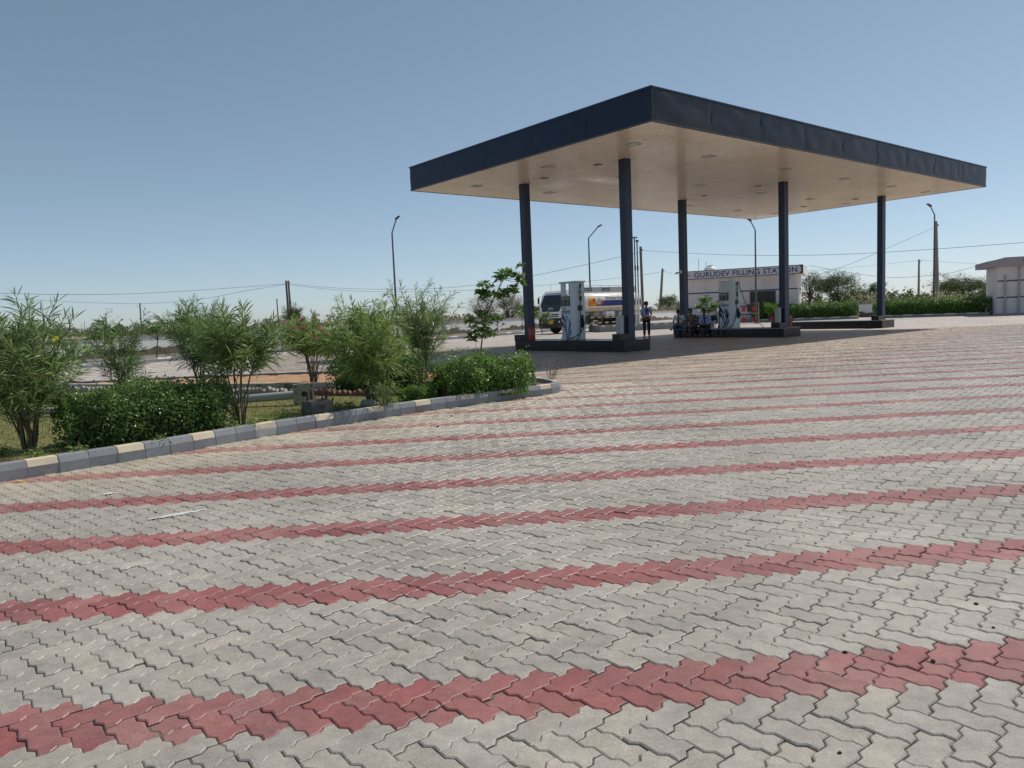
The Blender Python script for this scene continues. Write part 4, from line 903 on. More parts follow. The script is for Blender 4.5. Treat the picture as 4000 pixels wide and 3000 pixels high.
# ================================================================== BACKGROUND STRUCTURES
# ------------------------------------------------------------------ compound wall with fallen plaster
def comp_wall(name, label, P0, P1, h, th, seed, sections=1, damp=True):
    rs = np.random.default_rng(seed); P0, P1 = np.array(P0, float), np.array(P1, float); L_ = np.linalg.norm(P1-P0); d = (P1-P0)/L_
    t = thing(name, label, 'wall', (*P0, 0), math.atan2(d[1], d[0]))
    mb = MB(); mb.box(0, L_, -th/2, th/2, -.16, h); mb.build('plaster_wall', M_wallw, t)
    mb = MB(); mb.box(-.02, L_+.02, -th/2-.04, th/2+.04, h, h+.09); mb.build('coping', M_conc, t)
    if damp:                                            # ragged band where the plaster has fallen off, standing 12 mm proud
        n = int(L_/.12); x = np.linspace(.02, L_-.02, n)
        e = .42+.16*np.sin(x*.55+seed)+.10*np.sin(x*1.7+1)+.07*np.sin(x*4.3)+.05*np.sin(x*9.1)+rs.normal(0, .012, n); e = np.clip(e, .12, h-.1)*h/1.3
        V = []; 
        for i in range(n): V += [(x[i], -th/2-.012, -.1), (x[i], -th/2-.012, e[i]), (x[i], -th/2+.02, e[i]+.012)]
        mb = MB(); mb.add(V, [(3*i+j, 3*i+3+j, 3*i+4+j, 3*i+1+j) for i in range(n-1) for j in (0, 1)]); mb.build('bare_plaster', M_damp, t, label='brown ragged band of fallen plaster')
    return t
comp_wall('compound_wall', 'long white compound wall with brown fallen plaster along the far side road', (-38, 12.7), (22, 91.8), .98, .22, 3)
comp_wall('compound_wall', 'short stretch of compound wall behind the clipped hedges', (20.5, 62), (46, 51.0), .98, .22, 8)
# far kerb of the side road
FK = [(-27, 12), (-21.5, 19.5), (-17.66, 25.86), (-16.33, 28.16), (-14.6, 31.4), (-11.5, 36.3), (-6.97, 42.2), (-2.6, 47.2), (.6, 51.6), (4, 56.5), (8, 62)]
kerb_row('far_kerb', FK, .62, .16, .17, lambda i: i % 3 == 1, [M_kg, M_kw, M_mortar])
ve = MB(); ve.add([(-27.2, 12.2, .06), (-17.9, 25.9, .06), (-14.7, 31.6, .06), (-7.1, 42.4, .06), (.5, 51.8, .06), (8, 62.2, .06), (12, 78, .06), (-18, 38.8, .06), (-30, 22, .06)], [tuple(range(9))]); ve.build('verge', mat('verge_soil', (.20, .165, .125), .95, .3, 4, bump=.5, bscale=12, dirt=(.10, .09, .05, .5), dscale=1.2), kind='structure')
# notice board on the verge
c = G(380, 1412, .06); t = thing('notice_board', 'small white notice board on a stake in front of the compound wall', 'notice board', c, .55)
mb = MB(); mb.tube([(0, .02, -.05), (0, .02, .42)], .022, 8); mb.build('stake', M_white, t)
mb = MB(); mb.box(-.20, .20, -.012, .012, .38, .70); bd = mb.build('board', mat('board_white', (.62, .66, .72), .5), t)
mb = MB(); mb.box(-.21, .21, -.016, -.0125, .66, .70); mb.box(-.21, -.19, -.016, -.0125, .38, .66); mb.build('border', M_bluel, bd)
mb = MB()
for r_, (x0, x1) in enumerate(((-.05, .06), (-.15, .14), (-.13, .12), (-.15, .02))):
    x = x0
    while x < x1: w_ = random.uniform(.02, .045); mb.box(x, x+w_, -.0145, -.0125, .635-.058*r_, .658-.058*r_); x += w_+.012
mb.build('lettering', M_bluel, bd)
# ------------------------------------------------------------------ low plinth of the tank farm and its vent pipes
pa, pb_ = G(2345, 1297), G(2715, 1279); dd = pb_-pa; L_ = np.linalg.norm(dd); t = thing('tank_plinth', 'low grey plinth with white painted caps behind the forecourt, carrying two vent pipes', 'plinth', pa, math.atan2(dd[1], dd[0]))
mb = MB(); mb.box(0, L_, 0, .22, -.014, .42); mb.box(0, .22, .22, 2.2, -.014, .42); mb.build('plinth_wall', mat('plinth_grey', (.25, .27, .27), .8, .12, 4), t, bevel=.012)
for k in range(int(L_/.72)):
    mb = MB(); mb.box(.12+.72*k, .34+.72*k, -.006, .228, .30, .426); mb.build('painted_cap', M_kw, t)
for k, (x, lab, hh) in enumerate(((2483, 'slim vent pipe with a T-shaped top beside the tanker', 5.95), (2493, 'slim vent pipe with a small round cap beside the tanker', 5.75))):
    b = D(x+4, 1275, 48.9+.2*k); b[2] = 0; t = thing('vent_pipe', lab, 'vent pipe', b, 0, 'vent pipes of the fuel tanks')
    mb = MB(); mb.tube([(0, 0, -.014), (0, 0, 2.35)], .055, 10); mb.build('lower_pipe', M_white, t)
    mb = MB(); mb.tube([(0, 0, 2.35), (-.01, 0, hh)], .042, 10); mb.build('upper_pipe', M_pole, t)
    mb = MB(); mb.tube([(0, 0, 3.85), (0, 0, 4.15)], .062, 10); mb.build('coupling', M_pole, t)
    mb = MB()
    if k == 0: mb.tube([(-.19, 0, hh), (.17, 0, hh)], .05, 10)
    else: mb.lathe([(.05, hh-.1), (.11, hh-.03), (.11, hh+.04), (.04, hh+.08)], 12)
    mb.build('vent_cap', M_pole, t)
# ------------------------------------------------------------------ office building with its sign
oR = D(3138, 1100, 57.0); oL = D(2668, 1100, 60.9); oR[2] = oL[2] = 0; dv = (oR-oL); OL = np.linalg.norm(dv); orz = math.atan2(dv[1], dv[0])
t = thing('office_building', 'single-storey lilac office building with a blue-lettered sign fascia', 'building', oL, orz)
ZT, ZS = 4.20, 3.52; OD = 5.2; x1 = OL-.52
mb = MB(); mb.box(.3, x1, .5, OD, -.014, ZS); mb.build('wall', M_wall, t)
mb = MB(); mb.box(.0, OL, .02, OD+.2, ZS, ZT-.12); mb.build('roof_slab', M_wallw, t)
mb = MB(); mb.box(-.01, OL, -.02, .02, ZS+.0, ZT); sg = mb.build('sign_board', mat('sign_ground', (.64, .59, .60), .5, .05), t)
mb = MB(); mb.box(-.01, OL, -.03, -.0205, ZT-.055, ZT); mb.box(-.01, OL, -.03, -.0205, ZS, ZS+.055); mb.build('sign_border', mat('sign_border', (.10, .085, .11), .5), sg)
mb = MB(); w_ = .30; mb.add([(OL-w_, -.026, ZS+.055), (OL, -.026, ZS+.055), (OL, -.026, ZT-.055), (OL-w_, -.026, ZT-.055), (OL-.15, -.026, ZT-.2), (OL-.15, -.026, ZS+.2)], [(0, 1, 5), (1, 2, 4, 5), (2, 3, 4)]); mb.build('sign_end', mat('sign_dark', (.05, .045, .06), .5), sg)
zc = (ZS+ZT)/2
k0 = wid('GURUDEV FILLING STATION', .56, .012, 1., 1.05); wx0, wx1 = .92, OL-.42
text(sg, 'lettering', 'GURUDEV FILLING STATION', .56, lambda a, b: ((wx0+wx1)/2+a, -.027, zc+b), M_bluel, bold=.012, sx=(wx1-wx0)/k0, spacing=1.05)
emblem(sg, lambda a, b, l: (.52+a, -.024-.002*l, zc+b), .25)
for zb in (2.42, 1.22, .6):
    mb = MB(); mb.box(.298, x1+.002, .492, .499, zb-.05, zb+.05); mb.build('blue_band', mat('band_blue', (.07, .07, .13), .6), t)
    mb = MB(); mb.box(x1+.001, x1+.009, .5, OD, zb-.05, zb+.05); mb.build('blue_band', MATS['band_blue'], t)
# parapet behind, tank on the roof
mb = MB(); mb.box(.1, OL-.1, OD-.1, OD+.1, ZT-.12, ZT+.1); mb.build('parapet', M_wallw, t)
wxm = x1*.60
win = MB(); win.box(wxm-.02, wxm+1.55, .46, .495, 1.02, 2.34); wn = win.build('window', M_dispd, t)
for k in range(1, 9):
    mb = MB(); z = 1.02+1.32*k/9; mb.box(wxm, wxm+1.53, .447, .458, z-.012, z+.012); mb.build('grille_bar', mat('grille_dark', (.06, .055, .055), .6), wn)
for xx in (.0, .5, 1.03, 1.5):
    mb = MB(); mb.box(wxm+xx, wxm+xx+.045, .44, .458, 1.02, 2.34); mb.build('shutter_frame', mat('shutter_brown', (.16, .07, .055), .6), wn)
mb = MB(); mb.box(wxm+1.56, wxm+1.9, .47, .495, .0, 2.34); mb.build('door', mat('door_dark', (.045, .04, .042), .5), t)
for k in range(3):                                      # downpipes on the sunlit corner
    mb = MB(); mb.tube([(x1+.05, .75+.42*k, 0), (x1+.05, .75+.42*k, 2.42)], .07, 10); mb.build('pier', M_white, t)
mb = MB(); mb.tube([(OL-.9, .1, ZS-.0), (OL-.95, .2, ZS-.35), (OL-1.1, .3, ZS-.42)], .014, 6); mb.build('loose_wire', M_wire, t)
mb = MB(); mb.box(.3, x1*.55, -1.0, .49, -.014, .35); mb.build('verandah_step', M_conc, t)
tk = thing('water_tank', 'white round plastic water tank on the office roof', 'water tank', tuple(Vector(oL)+Matrix.Rotation(orz, 3, 'Z') @ Vector((1.75, 2.4, ZT-.55))), 0)
mb = MB(); mb.lathe([(.55, 0), (.58, .05), (.58, .38), (.55, .42), (.58, .46), (.58, .62), (.45, .86), (.22, .96)], 20); mb.build('tank_shell', M_white, tk, smooth=True)
mb = MB(); mb.lathe([(.24, .95), (.24, 1.03), (.05, 1.07)], 16); mb.build('lid', mat('tank_lid', (.45, .45, .44), .5), tk)
for k, xx in enumerate((.95, 1.55)):
    b = tuple(Vector(oL)+Matrix.Rotation(orz, 3, 'Z') @ Vector((xx, 1.6, ZT-.12))); mb = MB(); mb.tube([(0, 0, 0), (0, 0, 1.15-.25*k)], .018, 6); o = mb.build('roof_rod', M_pole); o.location = b
    tag(o, ('taller thin steel rod on the office roof, away from the water tank', 'shorter thin steel rod on the office roof, right beside the water tank')[k], 'rod', 'rods on the office roof')
# red fire buckets on their stand
fb = D(2890, 1265, 54.6); fb[2] = 0; t = thing('bucket_stand', 'pale pipe stand in front of the office with hooks for fire buckets', 'stand', fb, orz)
mb = MB(); mb.tube([(0, 0, -.014), (0, 0, 1.45), (1.32, 0, 1.45), (1.32, 0, -.014)], .03, 8); mb.tube([(0, 0, .72), (1.32, 0, .72)], .025, 8); mb.build('pipe_frame', mat('stand_pink', (.5, .36, .34), .6), t)
mb = MB(); mb.box(.52, 1.26, .02, .04, .82, 1.38); mb.build('back_board', M_dispd, t)
R_ = Matrix.Rotation(orz, 3, 'Z')
for k, (xx, zz) in enumerate(((.28, .86), (1.0, .86), (.30, .10), (1.02, .10))):
    b = Vector(fb)+R_ @ Vector((xx, -.06, zz)); bt = thing('fire_bucket', ('red fire bucket on the upper rail, clear of the dark board', 'red fire bucket on the upper rail, in front of the dark board', 'red fire bucket on the lower rail, under the bare upper bucket', 'red fire bucket on the lower rail, under the dark board')[k], 'bucket', b, 0, 'red fire buckets')
    mb = MB(); mb.lathe([(.10, 0), (.15, .30), (.17, .33), (.155, .335), (.10, .03)], 14); mb.build('pail', M_red, bt, smooth=True)
    mb = MB(); mb.tube([(-.155, 0, .33), (-.13, 0, .45), (0, 0, .56), (.13, 0, .45), (.155, 0, .33)], .010, 6); mb.build('handle', M_steel, bt)
# ------------------------------------------------------------------ small building at the frame edge
bL = D(3895, 1150, 48.6); bL[2] = 0; brz = -.42; t = thing('service_building', 'small lilac building with a thick overhanging slab and blue bands', 'building', bL, brz)
mb = MB(); mb.box(0, 5.5, 0, 4.2, -.014, 3.12); mb.build('wall', M_wall, t)
mb = MB(); mb.prism([(-.62, 3.08), (6.0, 3.08), (6.0, 3.66), (.32, 3.66), (-.25, 3.52), (-.62, 3.46)], lambda a, b, q: (a, q, b), -.5, 4.6); mb.build('roof_slab', mat('slab_grey', (.36, .32, .34), .8, .1, 3), t)
for zb in (2.18, 1.12):
    mb = MB(); mb.box(-.002, 5.5, -.008, -.001, zb-.045, zb+.045); mb.build('blue_band', MATS['band_blue'], t)
for xx, zt in ((.42, 2.55), (1.18, 3.1)):
    mb = MB(); mb.tube([(xx, -.09, .06), (xx, -.09, zt)], .06, 10); mb.build('pipe', mat('pipe_lilac', (.42, .38, .40), .6), t)
mb = MB(); mb.box(-.1, 5.6, -.35, -.001, -.014, .10); mb.build('apron', M_conc, t)
mb = MB(); k = 16; mb.add([(1.45+.20*math.cos(2*PI*i/k), -.503, 3.44+.06*math.sin(2*PI*i/k)) for i in range(k)], [tuple(range(k))]); mb.build('painted_mark', mat('sign_maroon', (.10, .05, .06), .6), t)
mb = MB(); arc_band(mb, lambda a, b: (a, -.503, b), [(1.78, 3.50), (1.9, 3.60), (1.95, 3.38), (1.80, 3.34)], [(1.78, 3.45), (1.85, 3.52), (1.90, 3.42), (1.80, 3.38)]); arc_band(mb, lambda a, b: (a, -.503, b), [(2.0, 3.58), (2.02, 3.4), (2.1, 3.32), (2.2, 3.4)], [(2.05, 3.58), (2.06, 3.44), (2.12, 3.38), (2.2, 3.45)]); mb.build('painted_letters', MATS['sign_maroon'], t)
# ------------------------------------------------------------------ right-hand hedges on kerbs
hA = [G(2955, 1258)[:2], G(3140, 1252)[:2], G(3335, 1245)[:2]]
hB = [G(3425, 1243)[:2], G(3640, 1237)[:2], G(3845, 1231)[:2]]
for i, (hp, lab) in enumerate(((hA, 'long clipped green hedge in front of the office'), (hB, 'long clipped green hedge between the canopy and the small lilac building'))):
    hp = np.array(hp); d = unit(hp[-1]-hp[0]); nr = np.array([-d[1], d[0]])
    kp = [tuple(p) for p in (hp[0]-d*.3, *hp[1:-1], hp[-1]+d*.3)]
    kerb_row('far_kerb', kp, .62, .16, .20, lambda i: i % 2 == 1, [M_kg, M_kc, M_mortar])
    hedge('clipped_hedge', lab, [tuple(p+nr*.72) for p in hp], 1.15, 1.05, 26000, .085, LM_hf, z0=.1, group='clipped hedges on the far kerbs', seed=20+i, wild=.34, lump=.075)
    sb = MB(); q = [*(hp[0]-d*.3+nr*.05), *(hp[-1]+d*.3+nr*.05)]; a_, b_ = hp[0]-d*.3+nr*.06, hp[-1]+d*.3+nr*.06
    sb.add([(*a_, .12), (*b_, .12), (*(b_+nr*1.5), .12), (*(a_+nr*1.5), .12)], [(0, 1, 2, 3)]); sb.build('planting_bed', M_soil, kind='structure')
# spiky bright plant by hedge end
c = G(3010, 1235, .2); c = D(3005, 1230, 55.2); c[2] = .1
shrub('spiky_bush', 'bright lime-green bush with upright leaves rising from the hedge before the office', c, 1.55, .55, 9, 9, 6, .26, .16, LM_hf, .4, group=None, seed=31, sub=2)
# ------------------------------------------------------------------ lamp posts
def lamp_post(label, b, h, ax, az, head, r=.062):
    t = thing('lamp_post', label, 'lamp post', (b[0], b[1], -.014), 0, 'tall street lamps around the forecourt')
    mb = MB(); mb.tube([(0, 0, 0), (0, 0, h*.5), (0, 0, h)], [r*1.25, r, r*.75], 10); mb.build('pole', M_pole, t, smooth=True)
    mb = MB(); mb.box(-.16, .16, -.16, .16, 0, .03); mb.build('base_plate', M_pole, t)
    e = (ax, 0, h+az); mb = MB(); mb.tube([(0, 0, h-.12), (ax*.04, 0, h+.02), e], .038, 8); mb.build('arm', M_pole, t)
    s = 1 if ax > 0 else -1; an = math.atan2(az, abs(ax))*.55
    hd = MB(); hd.prism([(0, -.05), (.18, -.07), (.58, -.04), (.60, .01), (.45, .06), (.12, .07), (0, .05)], lambda a, b_, q: (s*a, q, b_), -.13, .13); o = hd.build('lamp_head', M_trim, t, bevel=.015)
    o.location = (ax-s*.05, 0, h+az); o.rotation_euler = (0, -s*an, 0); o.scale = (.62, .8, .8)
    ln = MB(); ln.prism([(.2, -.072), (.56, -.05), (.56, -.055), (.2, -.078)], lambda a, b_, q: (s*a, q, b_), -.10, .10); l2 = ln.build('lens', M_lcd, o)
lamp_post('tall lamp post on the side road behind the feathery shrubs', D(1553, 1300, 47.5), 6.75, .30, .80, 1)
lamp_post('tall lamp post with a long arm behind the tanker', D(2310, 1280, 55.0), 6.65, .72, .75, 1)
lamp_post('tall lamp post rising in front of the office sign', D(2954, 1260, 53.2), 6.55, -.32, .62, 1)
lamp_post('tall lamp post next to the tapered concrete pole', D(3647, 1200, 54.8), 7.25, -.30, .60, 1)
# ------------------------------------------------------------------ utility poles and wires
def upole(label, top, bx, by, dist, r0, r1, m, extra=None):
    a = D(*top, dist); b = D(bx, by, dist); b[2] = -.16; t = thing('utility_pole', label, 'utility pole', b, 0, 'utility poles around the station')
    mb = MB(); mb.tube([(0, 0, 0), a-b], [r0, r1], 4 if m is M_ucon else 8); mb.build('pole', m, t)
    h = (a-b)[2]; ins = MB()
    ins.lathe([(.05, 0), (.07, .06), (.05, .12)], 8, tuple((a-b)+np.array([r1+.07, 0, -.4]))); ins.tube([(a-b)+np.array([0, 0, -.4]), (a-b)+np.array([r1+.08, 0, -.36])], .02, 6); ins.build('insulator', M_pole, t)
    return a
upole('left pole of the far twin wooden poles beyond the wall', (1117, 1096), 1130, 1268, 115, .20, .14, M_wood); upole('right pole of the far twin wooden poles beyond the wall', (1126, 1096), 1140, 1268, 115, .20, .14, M_wood)
upole('short far pole with fittings beyond the twin poles', (1081, 1167), 1088, 1260, 190, .18, .14, M_wood)
upole('small far pole above the compound wall near the notice board', (546, 1184), 552, 1275, 150, .17, .12, M_wood)
upole('dark pole right behind the tanker', (2502, 963), 2512, 1215, 80, .17, .13, M_wood)
upole('leaning pole between the tanker and the office', (2588, 1049), 2576, 1224, 112, .24, .15, M_ucon)
upole('thin pole standing in the scrub between the hedges', (3590, 1013), 3588, 1185, 120, .22, .15, M_ucon)
upole('thick tapered concrete pole beside a lamp post', (3656, 864), 3661, 1170, 66, .27, .13, M_ucon)
upole('thin pale rod-like pole by the tall oleander beyond the wall', (232, 1264), 244, 1305, 70, .05, .04, M_ucon)
def wire(label, pts, r):
    P = np.array([D(*p) for p in pts]); n = 24; tt = np.linspace(0, len(P)-1, n)
    k = len(P)-1; Q = []
    for t_ in np.linspace(0, 1, n):                     # Lagrange-smooth through the sag points
        s = t_*k; i = min(int(s), k-1); f = s-i; a, b, c_, d_ = P[max(i-1, 0)], P[i], P[i+1], P[min(i+2, k)]
        Q.append(.5*((2*b)+(-a+c_)*f+(2*a-5*b+4*c_-d_)*f*f+(-a+3*b-3*c_+d_)*f**3))
    mb = MB(); mb.tube(Q, r*.62, 5); tag(mb.build('power_line', M_wire), label, 'cable', 'overhead wires')
wire('overhead wire sagging from the twin poles left past the oleanders', [(1120, 1108, 115), (800, 1132, 105), (500, 1148, 98), (200, 1150, 92), (-150, 1140, 85)], .035)
wire('lower overhead wire from the twin poles down towards the small far pole', [(1118, 1110, 115), (950, 1138, 125), (760, 1172, 138), (550, 1186, 150), (300, 1180, 150), (0, 1165, 150), (-150, 1155, 150)], .04)
wire('overhead wire from the twin poles to the pole behind the tanker', [(1126, 1108, 115), (1300, 1124, 108), (1500, 1130, 100), (1750, 1124, 96), (2000, 1092, 90), (2250, 1042, 85), (2503, 985, 80)], .03)
wire('thin lower wire running behind the tanker to the leaning pole', [(1126, 1112, 115), (1400, 1138, 115), (1800, 1135, 114), (2100, 1116, 113), (2400, 1088, 112), (2586, 1062, 112)], .03)
wire('overhead wire crossing in front of the office to the frame edge', [(2503, 978, 80), (2750, 992, 70), (3000, 998, 62), (3300, 993, 56), (3650, 973, 52), (4080, 941, 48)], .022)
wire('thin wire from the leaning pole to the office roof', [(2588, 1060, 112), (2640, 1070, 90), (2690, 1090, 64)], .022)
wire('service wire descending from the tapered pole to the office roof', [(3655, 886, 66), (3500, 955, 63), (3350, 1020, 60), (3170, 1082, 58)], .022)
wire('low wire between the office and the small lilac building', [(3160, 1036, 57.5), (3300, 1062, 56), (3450, 1082, 54), (3560, 1082, 52), (3700, 1068, 50), (3800, 1043, 49), (3870, 1024, 48.6)], .018)
wire('thin far wire to the pole in the scrub', [(3170, 1056, 120), (3400, 1038, 120), (3588, 1018, 120), (3700, 1024, 118), (3870, 1035, 115)], .025)
# ------------------------------------------------------------------ trees beyond the walls
def tree(name, label, x, ybase, ytop, xw, dist, m, nleaf, ls, dens=1., trunk=M_barkd, flat=.6, clumps=26, group='trees beyond the compound walls', bare=False, seed=0, low=.35, aspect=.45):
    rs = np.random.default_rng(seed+900); b = D(x, ybase, dist); top = D(x, ytop, dist); h = top[2]+.16; b[2] = -.16
    r = abs(D(x+xw/2, ybase, dist)[0]-b[0]); t = thing(name, label, 'tree', b, 0, group)
    cz = h*(low+(1-low)*.5); rz_ = h*(1-low)*.5
    mb = MB(); th = h*(low+.12); tr = max(.06, h*.022); bend = rs.normal(0, .05*h, 2)
    T = [np.array([0, 0, 0]), np.array([bend[0]*.5, bend[1]*.5, th*.5]), np.array([bend[0], bend[1], th])]; mb.tube(T, [tr*1.3, tr, tr*.8], 8)
    B = []; tips = []; Nv = []
    for k in range(clumps):
        d = unit(rs.normal(size=3)); d[2] = abs(d[2])*1.0-.25*rs.random(); rr = rs.uniform(.45, 1.0); c = np.array([d[0]*r*rr, d[1]*r*rr, cz+d[2]*rz_*rr])
        s = T[1]+(T[2]-T[1])*rs.uniform(.2, 1); mid = (s+c)/2+rs.normal(0, .04*h, 3); br = [s, mid, c]
        mb.tube(br, [tr*.45, tr*.28, tr*.08], 5)
        for q in range(3 if not bare else 7):
            e = c+rs.normal(0, .28*r, 3)*np.array([1, 1, flat]); mb.tube([mid+(c-mid)*rs.uniform(.3, 1), e], [tr*.14, tr*.04], 4); tips.append(e)
        tips.append(c)
    mb.build('trunk', trunk, t)
    ls *= .62; nleaf = int(nleaf*2.1); tips = np.array(tips); n = nleaf; i = rs.integers(len(tips), size=n); sd = np.array([.16*r, .16*r, .16*r*flat])
    B = tips[i]+rs.normal(size=(n, 3))*sd*rs.uniform(.3, 1.4, (n, 1)); B[:, 2] = np.clip(B[:, 2], .1, None)
    quad_leaves('crown', B, rs.normal(size=(n, 3))+np.array([0, 0, .8]), ls*rs.uniform(.5, 1.3, n), m, t, aspect)
    return t
tree('round_tree', 'small round dense tree beside the far twin poles', 1148, 1270, 1196, 78, 112, LM_ac, 4200, .24, clumps=30, flat=.9, low=.15, seed=1)
tree('thorn_tree', 'sparse brownish thorn tree behind the leaning young tree', 1890, 1245, 1150, 120, 82, LM_dry, 2600, .16, clumps=26, bare=True, low=.12, seed=2, flat=.9)
tree('thorn_tree', 'larger sparse brownish thorn tree next to the canopy column', 1990, 1245, 1128, 150, 80, LM_dry, 3800, .16, clumps=32, bare=True, low=.10, seed=3, flat=.9)
tree('thorn_tree', 'small thorn tree at the nose of the tanker', 2085, 1245, 1178, 70, 85, LM_ac, 1600, .18, clumps=16, low=.2, seed=4)
tree('thorn_tree', 'leafy thorn tree beside the leaning pole', 2612, 1235, 1152, 90, 105, LM_ac, 2600, .24, clumps=20, low=.25, seed=5)
tree('thorn_tree', 'small wispy thorn tree against the office end', 2655, 1235, 1176, 60, 100, LM_dry, 1300, .2, clumps=14, bare=True, low=.15, seed=6)
tree('gnarled_tree', 'dark gnarled almost bare tree beside the office', 3160, 1195, 1052, 95, 74, LM_dry, 900, .14, clumps=20, bare=True, low=.35, seed=7, flat=.9)
tree('acacia_tree', 'spreading green acacia behind the gnarled tree', 3265, 1200, 1066, 170, 90, LM_ac, 7000, .24, clumps=34, low=.2, seed=8)
tree('acacia_tree', 'low green acacia behind the hedge gap', 3345, 1195, 1125, 120, 84, LM_ac, 4000, .22, clumps=22, low=.1, seed=9)
tree('acacia_tree', 'narrow acacia standing behind the hedgeless canopy column', 3415, 1190, 1100, 85, 88, LM_ac, 2600, .2, clumps=20, low=.25, seed=10)
tree('acacia_tree', 'broad umbrella-shaped acacia beside the tapered concrete pole', 3762, 1180, 1082, 185, 78, LM_ac, 8000, .2, clumps=44, low=.3, flat=.4, seed=11)
tree('acacia_tree', 'low acacia touching the small lilac building', 3872, 1180, 1122, 110, 74, LM_ac, 3600, .2, clumps=22, low=.1, seed=12)
tree('acacia_tree', 'wispy acacia between the tapered pole and the broad umbrella acacia', 3688, 1180, 1098, 70, 80, LM_ac, 1500, .18, clumps=14, low=.35, flat=.4, seed=13)
def scrub(label, x0, x1, yb, y0, y1, dist, n, ls, m, name='scrub', lumps=30, seed=0):
    rs = np.random.default_rng(seed+1500); B = []
    cx = rs.uniform(x0, x1, lumps); ch = rs.uniform(y0, y1, lumps); cw = rs.uniform(15, 45, lumps)
    i = rs.integers(lumps, size=n); x = cx[i]+rs.normal(0, 1, n)*cw[i]*.6; q = rs.random(n)**.7; y = yb+(ch[i]-yb)*q*np.exp(-((x-cx[i])/cw[i])**2*.5)
    dd = dist+rs.normal(0, dist*.03, n)
    P = np.array([D(a, b, c) for a, b, c in zip(x, y, dd)]); P[:, 2] = np.maximum(P[:, 2], -.1)
    o = quad_leaves(name, P, rs.normal(size=(n, 3))+np.array([0, -.3, .6]), ls*rs.uniform(.5, 1.3, n), m, None, .5); o['label'] = label; o['category'] = 'scrub'
scrub('green thorn scrub massed beyond the right-hand wall', 3140, 3900, 1200, 1128, 1165, 95, 16000, .30, LM_ac, seed=1, lumps=60)
scrub('mixed scrub beyond the wall behind the tanker and seated people', 2060, 2720, 1250, 1195, 1225, 100, 5000, .26, LM_ac, seed=2, lumps=40)
scrub('dark scrub beyond the compound wall on the side road', 150, 1000, 1315, 1262, 1292, 62, 9000, .17, LM_ac, seed=3, lumps=50)
scrub('pale dry grass beyond the compound wall', 1000, 2150, 1275, 1240, 1262, 95, 5000, .22, LM_dry, seed=4, lumps=50)
_n = 9000; _x = rng.uniform(-230, 190, _n); _cl = 2.2+1.3*np.sin(_x*.11)+1.0*np.sin(_x*.37+1)+.8*np.sin(_x*.9)
_P = np.stack([_x, 230+rng.normal(0, 14, _n), rng.random(_n)**.8*np.clip(_cl, .8, None)], 1)
_o = quad_leaves('far_treeline', _P, rng.normal(size=(_n, 3))+np.array([0, -.4, .5]), rng.uniform(.5, 1.3, _n), leafmat('far_scrub_leaf', (.14, .15, .10), .25, .3, (.19, .18, .13)), None, .6); _o['label'] = 'far hazy line of scrub on the plain beyond the station'; _o['category'] = 'scrub'
def stalks(label, x0, x1, yb, yt, dist, n, seed):
    rs = np.random.default_rng(seed+2000); mb = MB(); B = []
    for k in range(n):
        x = rs.uniform(x0, x1); d = dist*rs.uniform(.97, 1.03); a = D(x, yb, d); a[2] = -.1; b = D(x+rs.normal(0, 3), yt+rs.uniform(-6, 18), d); mb.tube([a, b], [.03, .015], 4)
        for q in np.linspace(.35, 1, 14): B.append(a+(b-a)*q+rs.normal(0, .07, 3))
    B = np.array(B); t = mb.build('tall_weeds', M_stem); t['label'] = label; t['category'] = 'weeds'; t['kind'] = 'stuff'
    quad_leaves('leaves', B, rs.normal(size=B.shape)+np.array([0, -.4, .4]), rs.uniform(.10, .24, len(B)), LM_pale, t, .6)
stalks('pale flowering weed stalks beyond the wall between the two hedges', 3320, 3470, 1215, 1148, 66, 42, 1)
stalks('pale flowering weed stalks around the broad umbrella acacia', 3640, 3790, 1200, 1140, 62, 40, 2)
stalks('yellowish weed stalks beyond the wall behind the standing man', 2555, 2660, 1235, 1192, 90, 40, 3)
stalks('pale weed stalks beyond the wall left of the tanker', 1990, 2110, 1262, 1235, 75, 26, 4)
# dead flower stalks behind the slim oleander
for i, (x, yt, lab) in enumerate(((410, 1222, 'dry branching stalk beyond the wall above the notice board'), (560, 1215, 'dry branching stalk beyond the wall by the small far pole'))):
    b = D(x, 1310, 42); b[2] = -.1; e = D(x, yt, 42)-b; mb = MB(); mb.tube([(0, 0, 0), e], [.018, .008], 5); B = []
    for k in range(14):
        s = e*random.uniform(.4, 1); q = s+np.array([random.gauss(0, .28), random.gauss(0, .15), random.uniform(.1, .4)]); mb.tube([s, q], [.008, .004], 4); B.append(q)
    t = thing('dry_stalk', lab, 'plant', b, 0); mb.build('stem', M_bark, t); B = np.repeat(np.array(B), 6, 0)+rng.normal(0, .04, (84, 3)); quad_leaves('seed_heads', B, rng.normal(size=B.shape), np.full(len(B), .05), LM_dry, t, .8)
# ------------------------------------------------------------------ saplings on the verge
def sapling(label, x, yb, yt, dist, rpx, n, ll, m, flowers=None, name='sapling'):
    b = D(x, yb, dist); b[2] = .05; top = D(x, yt, dist); r = rpx/FPX*dist; tr = [b, b+(top-b)*.45+rng.normal(0, .03, 3), b+(top-b)*.75]
    c0 = b+(top-b)*.72; cl = [c0+np.array([r*math.cos(a)*q, r*math.sin(a)*q*.8, (top[2]-c0[2])*z]) for a, q, z in zip(rng.uniform(0, 6.28, n), rng.uniform(.2, 1, n), rng.uniform(-.6, .9, n))]
    whorl_tree(name, label, tr, cl, 8, ll, m, .03, 'tree', 'saplings on the far verge', flowers)
sapling('broad-leaved young frangipani left of the slim dark oleander on the verge', 405, 1405, 1268, 33, 40, 6, .30, LM_big)
sapling('round-crowned sapling on the verge right of the slim dark oleander', 612, 1398, 1245, 34, 38, 14, .17, LM_hd2)
